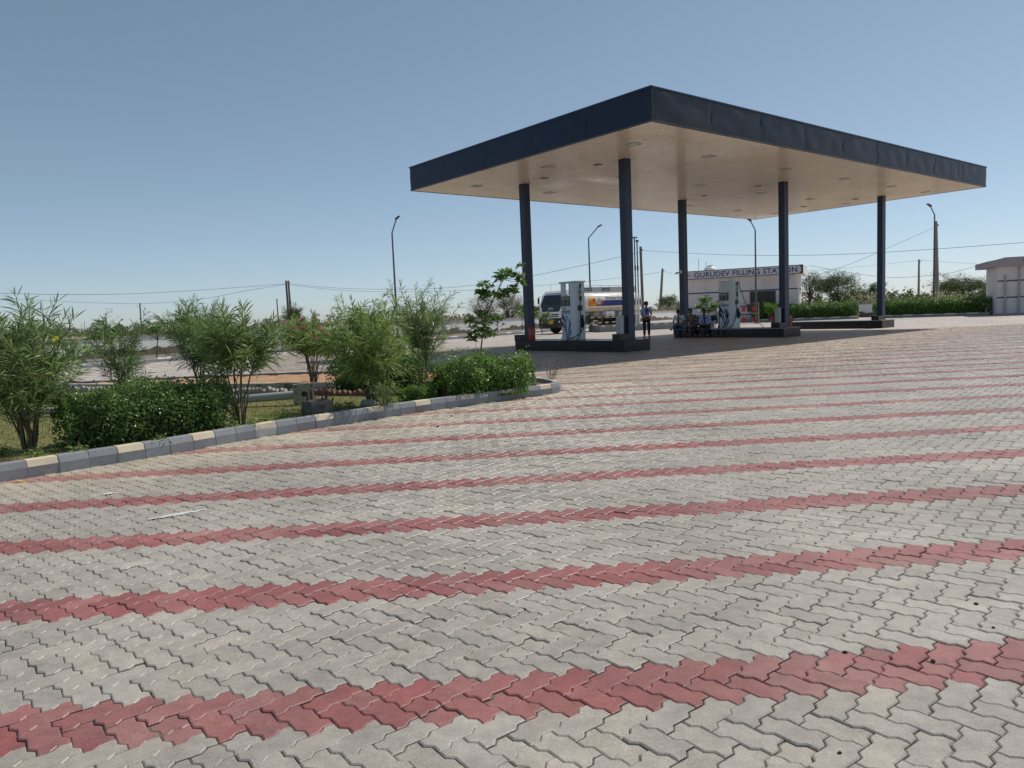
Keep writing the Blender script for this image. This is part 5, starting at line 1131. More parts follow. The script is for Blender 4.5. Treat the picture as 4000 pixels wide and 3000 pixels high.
sapling('small leafy sapling by the notice board', 262, 1415, 1335, 31, 30, 8, .14, LM_hd2)
sapling('low frangipani in front of the fallen plaster, near the canopy column', 1945, 1292, 1228, 52, 40, 8, .30, LM_big)
sapling('slim sapling against the wall right beside the canopy column', 2040, 1290, 1188, 56, 26, 10, .22, LM_hd2)
sapling('white-flowered frangipani at the nose of the tanker', 2118, 1300, 1215, 45.0, 30, 8, .22, LM_big, 10)
sapling('white-flowered frangipani in front of the office', 2768, 1268, 1170, 52.5, 46, 14, .34, LM_big, 40)

# ================================================================== TANKER TRUCK (local x rearwards, y away, z up)
tr = thing('tanker_truck', 'white fuel tanker truck with dark windscreen and blue band parked behind the pumps', 'truck', (3.40, 47.45, 0), RZ)
M_tw = mat('truck_white', (.88, .88, .87), .3, .05, 3, dirt=(.42, .36, .29, .3), dscale=1.2)
M_tank = mat('tank_cream', (.80, .78, .74), .3, .05, 3, dirt=(.42, .36, .29, .35), dscale=1.5)
M_frame = mat('chassis_black', (.025, .024, .023), .6, .2, 5, dirt=(.14, .11, .08, .5), dscale=3)
TWD = 2.3
cab = MB(); prof = [(.10, .72), (.02, 1.0), (.0, 1.40), (.06, 1.80), (.36, 2.52), (.60, 2.74), (1.0, 2.88), (1.75, 2.86), (1.80, 2.5), (1.80, .72)]
cab.prism(prof, lambda a, b, q: (a, q, b), .03, TWD-.03); cb = cab.build('cab', M_tw, tr, bevel=.09, smooth=False)
for m_ in cb.modifiers: m_.segments = 3
def fs(z, off=.012):                                    # x of the cab front at height z
    zs = [p[1] for p in prof[:6]]; xs = [p[0] for p in prof[:6]]; return float(np.interp(z, zs, xs))-off
g = MB(); g.add([(fs(z), y, z) for y, z in ((.14, 1.84), (TWD-.14, 1.84), (TWD-.22, 2.46), (.22, 2.46))], [(0, 1, 2, 3)]); ws = g.build('windscreen', M_glass, tr)
g = MB(); g.add([(fs(z, .014), y, z) for y, z in ((.36, 1.40), (TWD-.36, 1.40), (TWD-.14, 1.835), (.14, 1.835))], [(0, 1, 2, 3)]); g.build('nose_panel', M_dispd, tr)
g = MB(); g.add([(fs(z, .016), y, z) for y, z in ((.24, 2.47), (TWD-.24, 2.47), (TWD-.26, 2.60), (.26, 2.60))], [(0, 1, 2, 3)]); vz = g.build('sun_visor', mat('visor_blue', (.10, .16, .24), .5), tr)
text(tr, 'lettering', 'TATA', .19, lambda a, b: (fs(1.60+b, .02), TWD/2-a, 1.60+b), M_white, bold=.006)
for s in (0, 1):                                        # wipers
    mb = MB(); y0 = TWD*.3+s*TWD*.35; mb.tube([(fs(1.85, .03), y0, 1.85), (fs(2.02, .03), y0+.45, 2.02)], .012, 5); mb.build('wiper', M_black, ws)
g = MB(); g.add([(fs(z, .013), y, z) for y, z in ((.44, 1.06), (TWD-.44, 1.06), (TWD-.36, 1.26), (.36, 1.26))], [(0, 1, 2, 3)]); g.build('grille', M_dispd, tr)
g = MB(); g.box(fs(1.15, .02)-.01, fs(1.15, .02), .40, TWD-.40, 1.13, 1.17); g.build('chrome_bar', M_chrome, tr)
g = MB(); g.lathe([(.09, -.01), (.09, .012), (.06, .02)], 18, (fs(1.22, .04), TWD/2, 1.22), ax='x'); g.build('round_badge', M_chrome, tr)
for s in (0, 1):
    y0 = .20 if s == 0 else TWD-.20; sg_ = 1 if s == 0 else -1
    g = MB(); g.prism([(y0-.17*sg_, 1.03), (y0+.22*sg_, 1.02), (y0+.17*sg_, 1.28), (y0-.15*sg_, 1.54)], lambda a, b, q: (fs(b, q), a, b), .0, .03); g.build('headlight', M_white, tr)
g = MB(); g.prism([(.0, .35), (-.03, .55), (-.02, .99), (.10, 1.01), (.42, 1.01), (.42, .40), (.15, .33)], lambda a, b, q: (a, q, b), .0, TWD); bmp = g.build('bumper', mat('bumper_black', (.03, .025, .024), .6, .2), tr, bevel=.03)
g = MB(); g.box(-.045, -.032, TWD/2-.24, TWD/2+.16, .62, .84); g.build('number_plate', M_yellow, bmp)
for y in (.32, TWD-.32):
    g = MB(); g.lathe([(.07, -.05), (.07, -.025)], 14, (0, y, .76), ax='x'); g.build('fog_lamp', M_chrome, bmp)
g = MB(); g.box(-.028, -.012, .16, .42, .42, .50); g.build('reflector', M_red, bmp)
g = MB(); g.prism([(.55, 1.78), (1.55, 1.78), (1.55, 2.5), (.80, 2.5)], lambda a, b, q: (a, q, b), .024, .029); g.build('side_window', M_glass, tr)
g = MB(); g.tube([(.30, -.02, 2.4), (.18, -.20, 2.45), (.16, -.22, 1.9), (.30, -.02, 1.8)], .018, 6); g.box(.10, .17, -.34, -.14, 1.9, 2.4); g.build('mirror', M_black, tr)
g = MB(); g.tube([(.30, TWD+.02, 2.4), (.18, TWD+.12, 2.45), (.16, TWD+.13, 1.9), (.30, TWD+.02, 1.8)], .018, 6); g.box(.10, .15, TWD+.06, TWD+.20, 1.95, 2.35); g.build('mirror', M_black, tr)
g = MB(); g.tube([(.5, 1.6, 2.66), (.62, 1.75, 3.2)], .008, 5); g.build('aerial', M_black, tr)
g = MB(); g.box(.4, 7.5, .70, .84, .72, .98); g.box(.4, 7.5, 1.46, 1.60, .72, .98)
for x in (1.9, 3.2, 4.6, 6.8): g.box(x, x+.1, .84, 1.46, .76, .92)
g.build('chassis', M_frame, tr)
def wheel(x, y, w_, twin=False):
    r = .49; g = MB()
    g.lathe([(.30, -w_/2), (.44, -w_/2), (r, -w_/2+.05), (r, w_/2-.05), (.44, w_/2), (.30, w_/2)], 26, (x, y, r-.014), ax='y'); wh = g.build('wheel', M_rubber, tr, smooth=True)
    g = MB(); g.lathe([(.295, -w_/2+.03), (.26, -w_/2+.09), (.12, -w_/2+.04), (.10, -w_/2-.02), (.02, -w_/2-.03)], 18, (x, y, r-.014), ax='y'); g.build('rim', M_steel, wh, smooth=True)
    g = MB()
    for k in range(8): a = 2*PI*k/8; g.lathe([(.018, -w_/2+.05), (.018, -w_/2+.02)], 6, (x+.19*math.cos(a), y, r-.014+.19*math.sin(a)), ax='y')
    g.build('wheel_nuts', M_chrome, wh)
for x, ys in ((1.22, (.26, TWD-.26)), (5.75, (.34, TWD-.34)), (6.85, (.34, TWD-.34))):
    for y in ys: wheel(x, y, .28 if x < 2 else .50)
# elliptical tank
ZC, RA, RB = 1.92, .68, 1.14; X0, X1 = 2.05, 7.55
NE = 2.9
def ell(x, th, k=1.):
    c_, s_ = math.cos(th), math.sin(th); return (x, TWD/2-k*RB*math.copysign(abs(c_)**(2/NE), c_), ZC+k*RA*math.copysign(abs(s_)**(2/NE), s_))
g = MB(); st = [(X0-.14, .45), (X0-.10, .75), (X0, .97), (X0+.04, 1.), (X1-.04, 1.), (X1, .97), (X1+.10, .75), (X1+.14, .45)]; n = 60; vs = []
for x, k in st: vs += [ell(x, 2*PI*j/n, k) for j in range(n)]
g.add(vs, [(i*n+j, i*n+(j+1) % n, (i+1)*n+(j+1) % n, (i+1)*n+j) for i in range(len(st)-1) for j in range(n)]+[tuple(range(n))[::-1], tuple(range((len(st)-1)*n, len(st)*n))]); tank = g.build('tank', M_tank, tr, smooth=True)
for x in (2.1, 3.35, 4.7, 6.05, 7.45):
    g = MB(); vs = []
    for xx in (x-.025, x+.025): vs += [ell(xx, 2*PI*j/n, 1.012) for j in range(n)]
    g.add(vs, [(j, (j+1) % n, n+(j+1) % n, n+j) for j in range(n)]); g.build('tank_band', M_tank, tank)
def on_tank(x, z, l=1):                                 # near-side surface point at height z
    q = max(-1, min(1, (z-ZC)/RA)); return (x, TWD/2-(RB+.018+.003*l)*max(0, 1-abs(q)**NE)**(1/NE), z)
def decal(name, m, poly, l=1, sub=8):
    """closed polygon given as lower and upper edges [(x,z0,z1),...] draped on the tank"""
    g = MB(); vs = []
    for x, z0, z1 in poly: vs += [on_tank(x, z0+(z1-z0)*k/sub, l) for k in range(sub+1)]
    m_ = sub+1; g.add(vs, [(i*m_+k, (i+1)*m_+k, (i+1)*m_+k+1, i*m_+k+1) for i in range(len(poly)-1) for k in range(sub)]); return g.build(name, m, tank)
decal('hazard_panel', M_orange, [(2.30, 1.66, 2.20), (2.98, 1.66, 2.20)])
g = MB(); cx, cz = 2.78, 2.03; g.add([on_tank(cx-.13, cz, 3), on_tank(cx, cz-.15, 3), on_tank(cx+.13, cz, 3), on_tank(cx, cz+.15, 3)], [(0, 1, 2, 3)]); g.build('hazard_diamond', M_red, tank)
g = MB()
for z in (1.84, 1.99): g.add([on_tank(2.30, z, 3), on_tank(2.62 if z > 1.9 else 2.98, z, 3), on_tank(2.62 if z > 1.9 else 2.98, z+.012, 3), on_tank(2.30, z+.012, 3)], [(0, 1, 2, 3)])
g.add([on_tank(2.60, 1.66, 3), on_tank(2.612, 1.66, 3), on_tank(2.612, 2.2, 3), on_tank(2.60, 2.2, 3)], [(0, 1, 2, 3)]); g.build('hazard_rules', M_dispd, tank)
text(tank, 'hazard_lettering', '3YE', .10, lambda a, b: on_tank(2.46+a, 1.92+b, 3), M_dispd)
text(tank, 'hazard_lettering', '1203', .10, lambda a, b: on_tank(2.46+a, 1.75+b, 3), M_dispd)
decal('dark_swirl', mat('livery_olive', (.13, .14, .12), .5), [(3.04, 1.66, 1.86), (3.2, 1.66, 1.9), (3.42, 1.66, 1.98), (3.56, 1.66, 2.02)])
decal('red_swirl', mat('livery_red', (.50, .07, .06), .45), [(3.42, 1.66, 1.80), (3.52, 1.68, 1.96), (3.66, 1.78, 2.03), (3.78, 1.9, 2.03)], 2)
decal('blue_band', M_blue, [(3.50, 1.66, 1.70), (3.60, 1.66, 1.88), (3.72, 1.66, 1.98), (3.85, 1.66, 2.03), (6.9, 1.66, 2.03)], 2)
decal('olive_panel', mat('livery_olive', (.13, .14, .12), .5), [(6.95, 1.66, 2.03), (7.4, 1.66, 2.03)], 2)
emblem(tank, lambda a, b, l: on_tank(3.26+a, 1.98+b, 5+2*l), .21)
text(tank, 'lettering', 'Hindustan Petroleum', .27, lambda a, b: on_tank(3.95+a, 2.12+b, 4), mat('letter_maroon', (.06, .03, .04), .5), bold=.004, centre=False)
for x in (2.4, 3.6, 4.9):
    decal('amber_line', mat('amber', (.55, .30, .08), .6), [(x, 1.47, 1.52), (x+1.1, 1.47, 1.52)])
g = MB(); g.box(2.3, 7.5, .52, TWD-.52, 2.52, 2.60); g.box(2.25, 7.55, .50, .54, 2.55, 2.92); g.box(2.25, 7.55, TWD-.54, TWD-.50, 2.55, 2.92); g.build('catwalk', mat('catwalk_grey', (.45, .45, .45), .5, .1), tr)
for x in (2.35, 4.1):
    g = MB(); g.box(x, x+.78, .485, .499, 2.68, 2.86); sb_ = g.build('slogan_board', M_dispd, tr)
    text(sb_, 'lettering', 'POWER 2 MOVE', .11, lambda a, b, x=x: (x+.39+a, .482, 2.77+b), M_white, bold=.002, sx=.82)
g = MB(); g.tube([(2.25, .52, 3.02), (7.5, .52, 3.02)], .02, 6)
for x in np.arange(2.25, 7.6, .875): g.tube([(x, .52, 2.55), (x, .52, 3.02)], .016, 6)
g.build('hand_rail', M_steel, tr)
for x in (3.0, 4.6, 6.2):
    g = MB(); g.lathe([(.26, 2.55), (.28, 2.72), (.2, 2.82), (.06, 2.86)], 14, (x, TWD/2, 0)); g.build('manhole_dome', M_steel, tr)
g = MB(); g.tube([(7.58, .9, .9), (7.68, .9, 2.0), (7.6, .9, 2.7)], .02, 6); g.tube([(7.58, 1.3, .9), (7.68, 1.3, 2.0), (7.6, 1.3, 2.7)], .02, 6)
for z in np.arange(1.0, 2.6, .3): g.tube([(7.62, .9, z), (7.62, 1.3, z)], .014, 5)
g.build('ladder', M_steel, tr)
for x in (2.3, 3.5, 4.7, 6.3):                          # saddles
    g = MB(); g.prism([(.3, 1.62), (.42, 1.28), (.72, .98), (1.58, .98), (1.88, 1.28), (2.0, 1.62)], lambda a, b, q: (q, a, b), x, x+.07); g.build('saddle', M_tank, tr)
# side under-run guard in black and yellow, boxes
for z in (.52, .88):
    for k in range(9):
        g = MB(); g.box(2.15+.34*k, 2.15+.34*(k+1), .05, .09, z, z+.09); g.build('guard_bar', M_frame if k % 2 == 0 else mat('guard_cream', (.62, .50, .27), .6), tr)
for x in (2.2, 3.6, 5.1):
    g = MB(); g.tube([(x, .08, .52), (x, .12, 1.0), (x, .7, 1.0)], .022, 6); g.build('guard_post', M_steel, tr)
g = MB(); g.box(4.05, 4.85, .10, .5, .86, 1.30); bx_ = g.build('tool_box', M_tw, tr, bevel=.03); text(bx_, 'lettering', 'MAX 40', .11, lambda a, b: (4.45+a, .097, 1.08+b), M_dispd)
g = MB(); g.box(2.95, 3.35, .2, .6, .95, 1.22); g.build('meter_box', mat('meter_beige', (.40, .36, .28), .6), tr, bevel=.02)
g = MB(); g.lathe([(.24, 0), (.24, .9)], 18, (2.1, .55, .8), ax='x'); g.build('fuel_tank', M_frame, tr, smooth=True)
g = MB(); g.box(6.3, 7.3, .02, .05, .35, 1.0); g.build('mudguard', M_frame, tr)
g = MB(); g.prism([(4.95, .62), (5.15, .62), (5.40, 1.25), (5.2, 1.25)], lambda a, b, q: (a, q, b), .0, .04); g.prism([(5.2, .62), (5.26, .62), (5.5, 1.25), (5.44, 1.25)], lambda a, b, q: (a, q, b), .0, .04, 0); g.build('side_flap', mat('flap_grey', (.38, .40, .43), .5), tr)
# ================================================================== MOTORCYCLE (local x forward)
bp_ = W(14.6, 8.95); mc = thing('motorcycle', 'black motorcycle parked behind the pump island beside the seated people', 'motorcycle', (bp_[0], bp_[1], -.014), -.32)
for x in (-.62, .66):
    g = MB(); R_, r_ = .255, .05; n, m_ = 28, 8; vs = []
    for i in range(n):
        a = 2*PI*i/n
        for j in range(m_):
            b = 2*PI*j/m_; vs.append((x+(R_+r_*math.cos(b))*math.cos(a), r_*math.sin(b), .305+(R_+r_*math.cos(b))*math.sin(a)))
    g.add(vs, [(i*m_+j, ((i+1) % n)*m_+j, ((i+1) % n)*m_+(j+1) % m_, i*m_+(j+1) % m_) for i in range(n) for j in range(m_)]); wh = g.build('wheel', M_rubber, mc, smooth=True)
    g = MB(); g.lathe([(.05, -.05), (.05, .05)], 12, (x, 0, .305), ax='y')
    for k in range(6): a = 2*PI*k/6; g.tube([(x, 0, .305), (x+.22*math.cos(a), 0, .305+.22*math.sin(a))], .014, 5)
    g.tube([(x+.215*math.cos(2*PI*k/24), 0, .305+.215*math.sin(2*PI*k/24)) for k in range(25)], .016, 6, cap=False); g.build('rim', M_steel, wh)
    g = MB(); vs = []
    for k in range(9):
        a = math.radians(20+140*k/8)+(.5 if x < 0 else -.2); vs += [(x+.335*math.cos(a), -.055, .305+.335*math.sin(a)), (x+.335*math.cos(a), .055, .305+.335*math.sin(a))]
    g.add(vs, [(2*k, 2*k+1, 2*k+3, 2*k+2) for k in range(8)]); o = g.build('fender', M_black, mc); s_ = o.modifiers.new('s', 'SOLIDIFY'); s_.thickness = .012
M_bk = mat('bike_black', (.02, .02, .024), .25, .1, coat=.4)
g = MB(); g.ball((.12, 0, .80), (.27, .125, .13), 14, 8); g.build('fuel_tank', M_bk, mc, smooth=True)
g = MB(); g.prism([(-.75, .83), (-.62, .76), (-.1, .74), (-.08, .80), (-.35, .84), (-.70, .90)], lambda a, b, q: (a, q, b), -.12, .12); g.build('seat', mat('seat_vinyl', (.02, .02, .02), .6), mc, bevel=.03)
g = MB(); g.prism([(-.80, .80), (-.70, .64), (-.28, .56), (-.1, .70), (-.62, .76)], lambda a, b, q: (a, q, b), -.10, .10); g.build('tail_panel', M_bk, mc, bevel=.02)
g = MB(); g.box(-.18, .22, -.12, .12, .26, .56); g.lathe([(.12, -.16), (.12, .16)], 14, (-.02, 0, .36), ax='y'); g.build('engine', M_steel, mc, bevel=.02)
g = MB(); g.tube([(.35, 0, .86), (.15, 0, .66), (-.25, 0, .66), (-.62, 0, .305)], .022, 6); g.tube([(.35, 0, .8), (.25, 0, .3), (-.2, 0, .27), (-.62, 0, .305)], .022, 6); g.tube([(-.4, .1, .72), (-.62, .1, .33)], .02, 6); g.tube([(-.4, -.1, .72), (-.62, -.1, .33)], .02, 6); g.tube([(.0, .12, .25), (-.05, .28, -.0)], .012, 6); g.build('frame', M_black, mc)
g = MB(); g.tube([(.40, .06, .95), (.66, .07, .305)], .022, 8); g.tube([(.40, -.06, .95), (.66, -.07, .305)], .022, 8); g.build('fork', M_chrome, mc)
g = MB(); g.tube([(.15, -.1, .4), (.1, -.14, .24), (-.2, -.15, .25), (-.35, -.16, .30), (-.78, -.16, .38)], [.02, .02, .025, .045, .045], 8); g.build('exhaust', M_chrome, mc, smooth=True)
g = MB(); g.tube([(.22, -.36, 1.0), (.36, -.2, 1.03), (.38, 0, .98), (.36, .2, 1.03), (.22, .36, 1.0)], .014, 6); g.build('handlebar', M_black, mc)
g = MB(); g.ball((.50, 0, .88), (.10, .10, .11), 12, 8); g.build('headlight', M_white, mc, smooth=True)
g = MB(); g.prism([(.40, .95), (.58, .92), (.46, 1.12), (.40, 1.08)], lambda a, b, q: (a, q, b), -.09, .09); g.build('cowl', M_white, mc, bevel=.02)
for s in (-1, 1):
    g = MB(); g.tube([(.30, s*.28, 1.02), (.28, s*.34, 1.18)], .008, 5); g.ball((.28, s*.36, 1.22), (.02, .07, .045), 8, 6); g.build('mirror', M_black, mc)
g = MB(); g.box(-.86, -.80, -.06, .06, .74, .82); g.build('tail_light', M_red, mc)
# ================================================================== PEOPLE
def skin_obj(name, V, Ed, Rr, m, parent, sub=2, root=0):
    me = bpy.data.meshes.new(name); me.from_pydata([tuple(v) for v in V], Ed, []); me.materials.append(m)
    o = bpy.data.objects.new(name, me); col.objects.link(o); o.parent = parent
    o.modifiers.new('skin', 'SKIN')
    if not me.skin_vertices: me.attributes
    for i, r in enumerate(Rr):
        d = me.skin_vertices[0].data[i]; d.radius = (r, r) if np.isscalar(r) else r; d.use_root = (i == root)
    s = o.modifiers.new('sub', 'SUBSURF'); s.levels = sub; s.render_levels = sub
    return o
def person(label, loc, rz, J, shirt, trouser, shoe, cap=None, short=True, cat='person', extras=()):
    t = thing('person', label, cat, loc, rz, 'people under the canopy')
    K = {k: np.array(v, float) for k, v in J.items()}
    order_ = ['pel', 'spi', 'che', 'nek', 'hdb', 'hdt', 'shL', 'elL', 'wrL', 'haL', 'shR', 'elR', 'wrR', 'haR', 'hiL', 'knL', 'anL', 'toL', 'hiR', 'knR', 'anR', 'toR']
    Rd = dict(pel=.115, spi=.11, che=.125, nek=.05, hdb=.078, hdt=.082, shL=.06, elL=.042, wrL=.03, haL=.036, hiL=.085, knL=.058, anL=.030, toL=.022)
    rad = [Rd[k[:2]+'L' if k[-1] == 'R' and k[:2] in ('sh', 'el', 'wr', 'ha', 'hi', 'kn', 'an', 'to') else k] for k in order_]
    ix = {k: i for i, k in enumerate(order_)}; E_ = [('pel', 'spi'), ('spi', 'che'), ('che', 'nek'), ('nek', 'hdb'), ('hdb', 'hdt')]
    for s in 'LR': E_ += [('che', 'sh'+s), ('sh'+s, 'el'+s), ('el'+s, 'wr'+s), ('wr'+s, 'ha'+s), ('pel', 'hi'+s), ('hi'+s, 'kn'+s), ('kn'+s, 'an'+s), ('an'+s, 'to'+s)]
    body = skin_obj('body', [K[k] for k in order_], [(ix[a], ix[b]) for a, b in E_], rad, M_skin, t, 2, 0)
    # shirt
    names = ['pel', 'spi', 'che', 'nb', 'shL', 'shR']; P = {k: K[k] for k in ('spi', 'che', 'shL', 'shR')}; P['pel'] = K['pel']+np.array([0, 0, .0]); P['nb'] = K['che']+.55*(K['nek']-K['che'])
    Es = [('pel', 'spi'), ('spi', 'che'), ('che', 'nb'), ('che', 'shL'), ('che', 'shR')]; Rs = dict(pel=.148, spi=.138, che=.15, nb=.075, shL=.083, shR=.083)
    for s in 'LR':
        if short: P['c'+s] = K['sh'+s]+.72*(K['el'+s]-K['sh'+s]); Es.append(('sh'+s, 'c'+s)); Rs['c'+s] = .068; names.append('c'+s)
        else: P['e'+s] = K['el'+s]; P['w'+s] = K['wr'+s]*.92+K['el'+s]*.08; Es += [('sh'+s, 'e'+s), ('e'+s, 'w'+s)]; Rs['e'+s] = .056; Rs['w'+s] = .043; names += ['e'+s, 'w'+s]
    jx = {k: i for i, k in enumerate(names)}; shirt_o = skin_obj('shirt', [P[k] for k in names], [(jx[a], jx[b]) for a, b in Es], [Rs[k] for k in names], shirt, t, 2, 0)
    names = ['pel', 'hiL', 'knL', 'anL', 'hiR', 'knR', 'anR']; Rs = [.135, .105, .074, .060, .105, .074, .060]
    P = [K['pel']+np.array([0, 0, -.03])]+[K[k] for k in names[1:3]]+[K['anL']+.12*(K['knL']-K['anL'])]+[K[k] for k in names[4:6]]+[K['anR']+.12*(K['knR']-K['anR'])]
    skin_obj('trousers', P, [(0, 1), (1, 2), (2, 3), (0, 4), (4, 5), (5, 6)], Rs, trouser, t, 2, 0)
    for s in 'LR':
        a = K['an'+s]; b = K['to'+s]; skin_obj('shoe', [a+np.array([0, .02, -.035]), (a+b)/2+np.array([0, 0, -.012]), b], [(0, 1), (1, 2)], [.056, .056, .048], shoe, t, 2, 0)
    # fingers: five chains per hand, rooted in the palm
    V, Ed, Rr = [], [], []
    for s in 'LR':
        w_, h_ = K['wr'+s], K['ha'+s]; d = unit(h_-w_); sd = unit(np.cross(d, np.array([0, -1., .3]))); dn = np.cross(sd, d)
        for k, (o, ln) in enumerate(((-.028, .07), (-.010, .08), (.009, .076), (.026, .06), (.042, .05))):
            b0 = h_+sd*o*(1 if k < 4 else .9)+d*(-.005 if k < 4 else -.035); dd_ = d if k < 4 else unit(d+sd*.9)
            i = len(V); V += [b0, b0+dd_*ln*.55+dn*.012, b0+dd_*ln*.9+dn*.035]; Ed += [(i, i+1), (i+1, i+2)]; Rr += [.010, .009, .0075]
    fo = skin_obj('fingers', V, Ed, Rr, M_skin, body, 1, 0)
    for i in range(0, len(V), 3): fo.data.skin_vertices[0].data[i].use_root = True
    # face
    c = (K['hdb']+K['hdt'])/2; fwd = np.array(J.get('look', (0, -1, 0)), float); fwd = unit(fwd); up = unit(K['hdt']-K['hdb']); sd = np.cross(fwd, up); fwd = np.cross(up, sd)
    g = MB(); pt = lambda a, b, q: tuple(c+sd*a+up*b+fwd*q)
    g.add([pt(0, .02, .088), pt(-.016, -.022, .092), pt(.016, -.022, .092), pt(0, -.018, .112)], [(0, 1, 3), (0, 3, 2), (1, 2, 3)]); g.build('nose', M_skin, body, smooth=True)
    for s in (-1, 1):
        g = MB(); g.ball(pt(s*.032, .018, .078), (.012, .012, .008), 8, 6); g.build('eye', M_hair, body)
        g = MB(); g.ball(pt(s*.088, -.005, .0), (.014, .022, .03), 8, 6); g.build('ear', M_skin, body)
    g = MB(); g.ball(pt(0, -.048, .078), (.024, .014, .007), 8, 6); g.build('mouth', mat('lips', (.13, .05, .04), .5), body)
    g = MB(); n, m_ = 16, 7; vs = []; rr = .101
    for i in range(m_+1):
        el = math.radians(-8+98*i/m_)
        for j in range(n):
            a = 2*PI*j/n; lowf = 1.0
            q = c+up*(.022+.112*math.sin(el))+(sd*math.cos(a)+fwd*math.sin(a))*rr*math.cos(el)
            if i == 0 and math.sin(a) < .35: q = q-up*.055+0*fwd
            vs.append(q)
    g.add(vs, [(i*n+j, i*n+(j+1) % n, (i+1)*n+(j+1) % n, (i+1)*n+j) for i in range(m_) for j in range(n)]); g.build('hair', M_hair, body, smooth=True)
    if cap is not None:
        g = MB(); vs = []
        for i in range(m_+1):
            el = math.radians(8+82*i/m_)
            for j in range(n): a = 2*PI*j/n; vs.append(c+up*(.03+.118*math.sin(el))+(sd*math.cos(a)+fwd*math.sin(a))*.109*math.cos(el))
        g.add(vs, [(i*n+j, i*n+(j+1) % n, (i+1)*n+(j+1) % n, (i+1)*n+j) for i in range(m_) for j in range(n)])
        cp = g.build('cap', cap[0], t, smooth=True)
        g = MB(); vs = [tuple(c+up*.05+(sd*math.cos(a)*.10+fwd*(.045+.06*math.sin(a)))) for a in np.linspace(0, PI, 9)]+[tuple(c+up*.035+(sd*math.cos(a)*.085+fwd*(.06+.125*math.sin(a)))) for a in np.linspace(0, PI, 9)]
        g.add(vs, [(i, i+1, 9+i+1, 9+i) for i in range(8)]); o = g.build('peak', cap[1], cp, smooth=True); s_ = o.modifiers.new('s', 'SOLIDIFY'); s_.thickness = .008
    return t, K
M_lblue = mat('light_blue_cotton', (.33, .43, .68), .9, .1, 20); M_wht = mat('pale_cotton', (.62, .70, .76), .9, .1, 20); M_navyt = mat('dark_trousers', (.02, .022, .03), .9, .15, 20); M_jean = mat('blue_denim', (.05, .085, .15), .9, .2, 30)
M_shoe = mat('dark_leather', (.03, .026, .024), .5, .2); M_capd = mat('dark_cap', (.025, .025, .03), .8); M_capw = mat('pale_cap', (.45, .45, .43), .8); M_shoew = mat('pale_trainer', (.40, .38, .35), .7)
def stripes():
    m = bpy.data.materials.new('striped_cotton'); m.use_nodes = True; nt = m.node_tree; b = nt.nodes['Principled BSDF']; L = nt.links.new
    tc = nd(nt, 'ShaderNodeNewGeometry'); sx = nd(nt, 'ShaderNodeSeparateXYZ'); L(tc.outputs['Position'], sx.inputs[0])
    mm = nd(nt, 'ShaderNodeMath', operation='MULTIPLY'); mm.inputs[1].default_value = 11; L(sx.outputs['Z'], mm.inputs[0]); fr = nd(nt, 'ShaderNodeMath', operation='FRACT'); L(mm.outputs[0], fr.inputs[0])
    gt = nd(nt, 'ShaderNodeMath', operation='GREATER_THAN'); gt.inputs[1].default_value = .72; L(fr.outputs[0], gt.inputs[0])
    mx = nd(nt, 'ShaderNodeMix', data_type='RGBA'); mx.inputs[6].default_value = (.035, .028, .05, 1); mx.inputs[7].default_value = (.42, .33, .33, 1); L(gt.outputs[0], mx.inputs[0]); L(mx.outputs[2], b.inputs['Base Color']); b.inputs['Roughness'].default_value = .9
    return m
def placket(t, K, m):
    g = MB(); a = K['che']+np.array([0, -.152, .08]); b = K['spi']+np.array([0, -.142, 0]); c = K['pel']+np.array([0, -.150, -.04]); w_ = .028
    vs = [];  [vs.extend([p+np.array([-w_*s, -.004, 0]), p+np.array([w_*s, -.004, 0])]) for p, s in ((a, 1.3), (b, 1), (c, 1))]
    g.add(vs, [(0, 1, 3, 2), (2, 3, 5, 4)]); g.build('placket', m, t)
    g = MB(); g.box(.055, .125, -.150, -.140, K['che'][2]-.03, K['che'][2]+.01); o = g.build('pocket_flap', m, t)
    o.location = (0, float(K['che'][1])-.005, 0)
# standing attendant, hands clasped in front
Js = dict(pel=(0, 0, .93), spi=(0, -.005, 1.10), che=(0, .0, 1.29), nek=(0, .0, 1.46), hdb=(0, -.015, 1.53), hdt=(0, -.015, 1.61),
          shL=(.175, .0, 1.37), elL=(.235, .02, 1.10), wrL=(.09, -.19, .92), haL=(.03, -.22, .88), shR=(-.175, .0, 1.37), elR=(-.235, .02, 1.10), wrR=(-.09, -.19, .93), haR=(-.03, -.23, .90),
          hiL=(.095, 0, .87), knL=(.10, -.01, .48), anL=(.105, .01, .085), toL=(.13, -.15, .04), hiR=(-.095, 0, .87), knR=(-.10, -.01, .48), anR=(-.105, .01, .085), toR=(-.13, -.15, .04), look=(-.25, -1, -.05))
mp = G(2527, 1321); t, K = person('standing man in a light blue shirt, dark trousers and cap with hands clasped', (mp[0], mp[1], -.014), -.10, Js, M_lblue, M_navyt, M_shoe, (M_capd, M_capd))
placket(t, K, mat('navy_trim', (.02, .025, .06), .9))
g = MB(); g.box(-.025, .025, -.176, -.170, 1.02, 1.09); g.build('name_tag', M_white, t); g = MB(); g.tube([(-.07, -.10, 1.40), (-.03, -.165, 1.25), (0, -.172, 1.09), (.03, -.165, 1.25), (.07, -.10, 1.40)], .005, 4); g.build('lanyard', mat('navy_trim', (.02, .025, .06), .9), t)
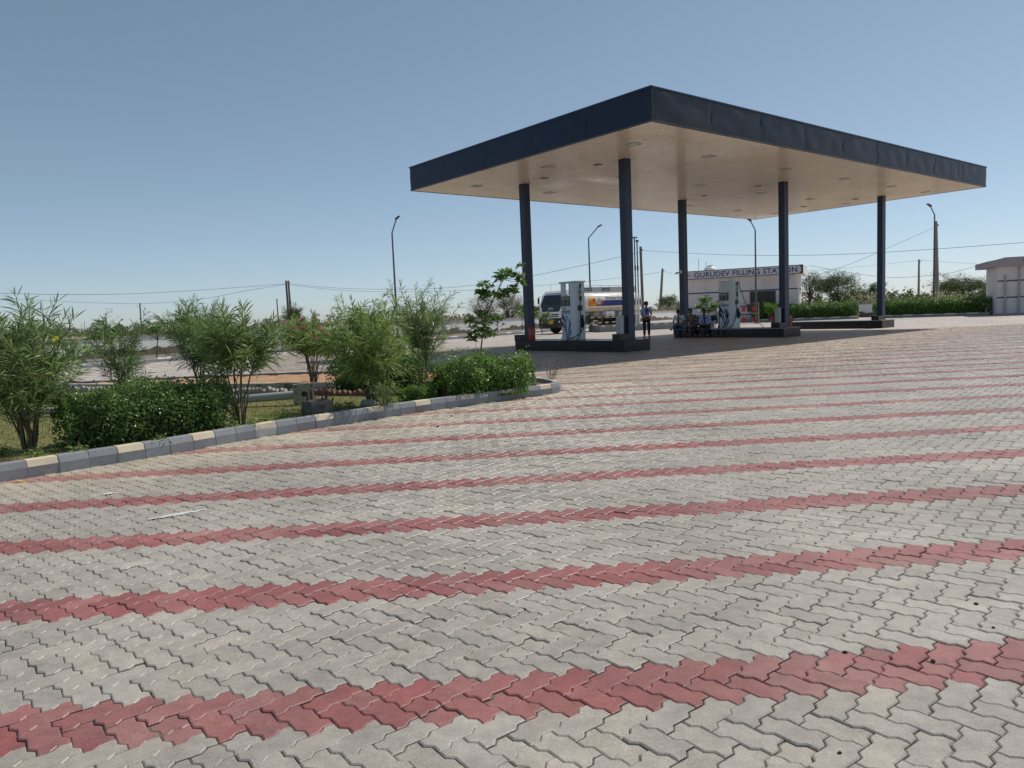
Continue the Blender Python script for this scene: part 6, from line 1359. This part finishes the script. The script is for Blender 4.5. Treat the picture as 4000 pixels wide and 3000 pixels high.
# seated people on the island edge (seat height IZ)
SZ = IZ+.02
def seated(lean=0., knees=.16, armL=None, armR=None, hx=0., look=(0, -1, 0), cross=False, head=(0, 0)):
    h = SZ+.11
    J = dict(pel=(0, .16, h), spi=(0, .14-lean*.35, h+.18), che=(hx*.5, .12-lean*.8, h+.38), nek=(hx, .11-lean*1.1, h+.54), hdb=(hx+head[0], .08-lean*1.3+head[1], h+.61), hdt=(hx+head[0]*1.3, .075-lean*1.3+head[1], h+.69))
    cx, cy, cz = J['che']
    J.update(shL=(cx+.175, cy, cz+.08), shR=(cx-.175, cy, cz+.08), hiL=(.10, .12, h-.02), hiR=(-.10, .12, h-.02))
    kz = SZ+.10
    J.update(knL=(knees, -.28, kz), anL=(knees+.01, -.26, .085), toL=(knees+.03, -.42, .04), knR=(-knees, -.28, kz), anR=(-knees-.01, -.26, .085), toR=(-knees-.03, -.42, .04))
    J.update(elL=(.24, -.02, h+.20), wrL=(.09, -.22, h+.10), haL=(.04, -.26, h+.08), elR=(-.24, -.02, h+.20), wrR=(-.09, -.22, h+.11), haR=(-.04, -.27, h+.10))
    if cross: J.update(knL=(-.02, -.32, kz+.12), anL=(-.22, -.36, kz-.06), toL=(-.30, -.46, kz-.10), knR=(-.12, -.28, kz+.0))
    for d in (armL, armR):
        if d: J.update(d)
    J['look'] = look; return J
RS = -math.pi/2+TH-PI/2                                  # facing -VV
fr_ = CVS[1]-IH
def spot(u, off=.10): return (*W(fr_+off, u, 0)[:2], -.014)
RS = math.atan2(-VV[0], VV[1])
t, K = person('seated man in a pale short-sleeved shirt and jeans with one leg crossed', spot(8.62), RS+.45, seated(.10, .13, cross=True, look=(.1, -1, -.25)), M_wht, M_jean, M_shoew)
placket(t, K, mat('navy_trim', (.02, .025, .06), .9))
person('seated man in a dark striped shirt and cap leaning forward', spot(7.86), RS+.35, seated(.30, .17, look=(-.5, -1, -.2), armL=dict(elL=(.25, -.12, SZ+.22), wrL=(.06, -.34, SZ+.13), haL=(.02, -.38, SZ+.09)), armR=dict(elR=(-.25, -.12, SZ+.22), wrR=(-.06, -.34, SZ+.13), haR=(-.02, -.40, SZ+.10))), stripes(), M_navyt, M_shoe, (M_capd, M_capw), short=False)
t, K = person('seated man in a blue shirt and pale-fronted cap looking away from the pump', spot(7.18), RS+.35, seated(.20, .16, look=(-1, -.45, -.05)), M_lblue, M_navyt, M_shoe, (M_capd, M_capw), short=False)
placket(t, K, mat('navy_trim', (.02, .025, .06), .9))
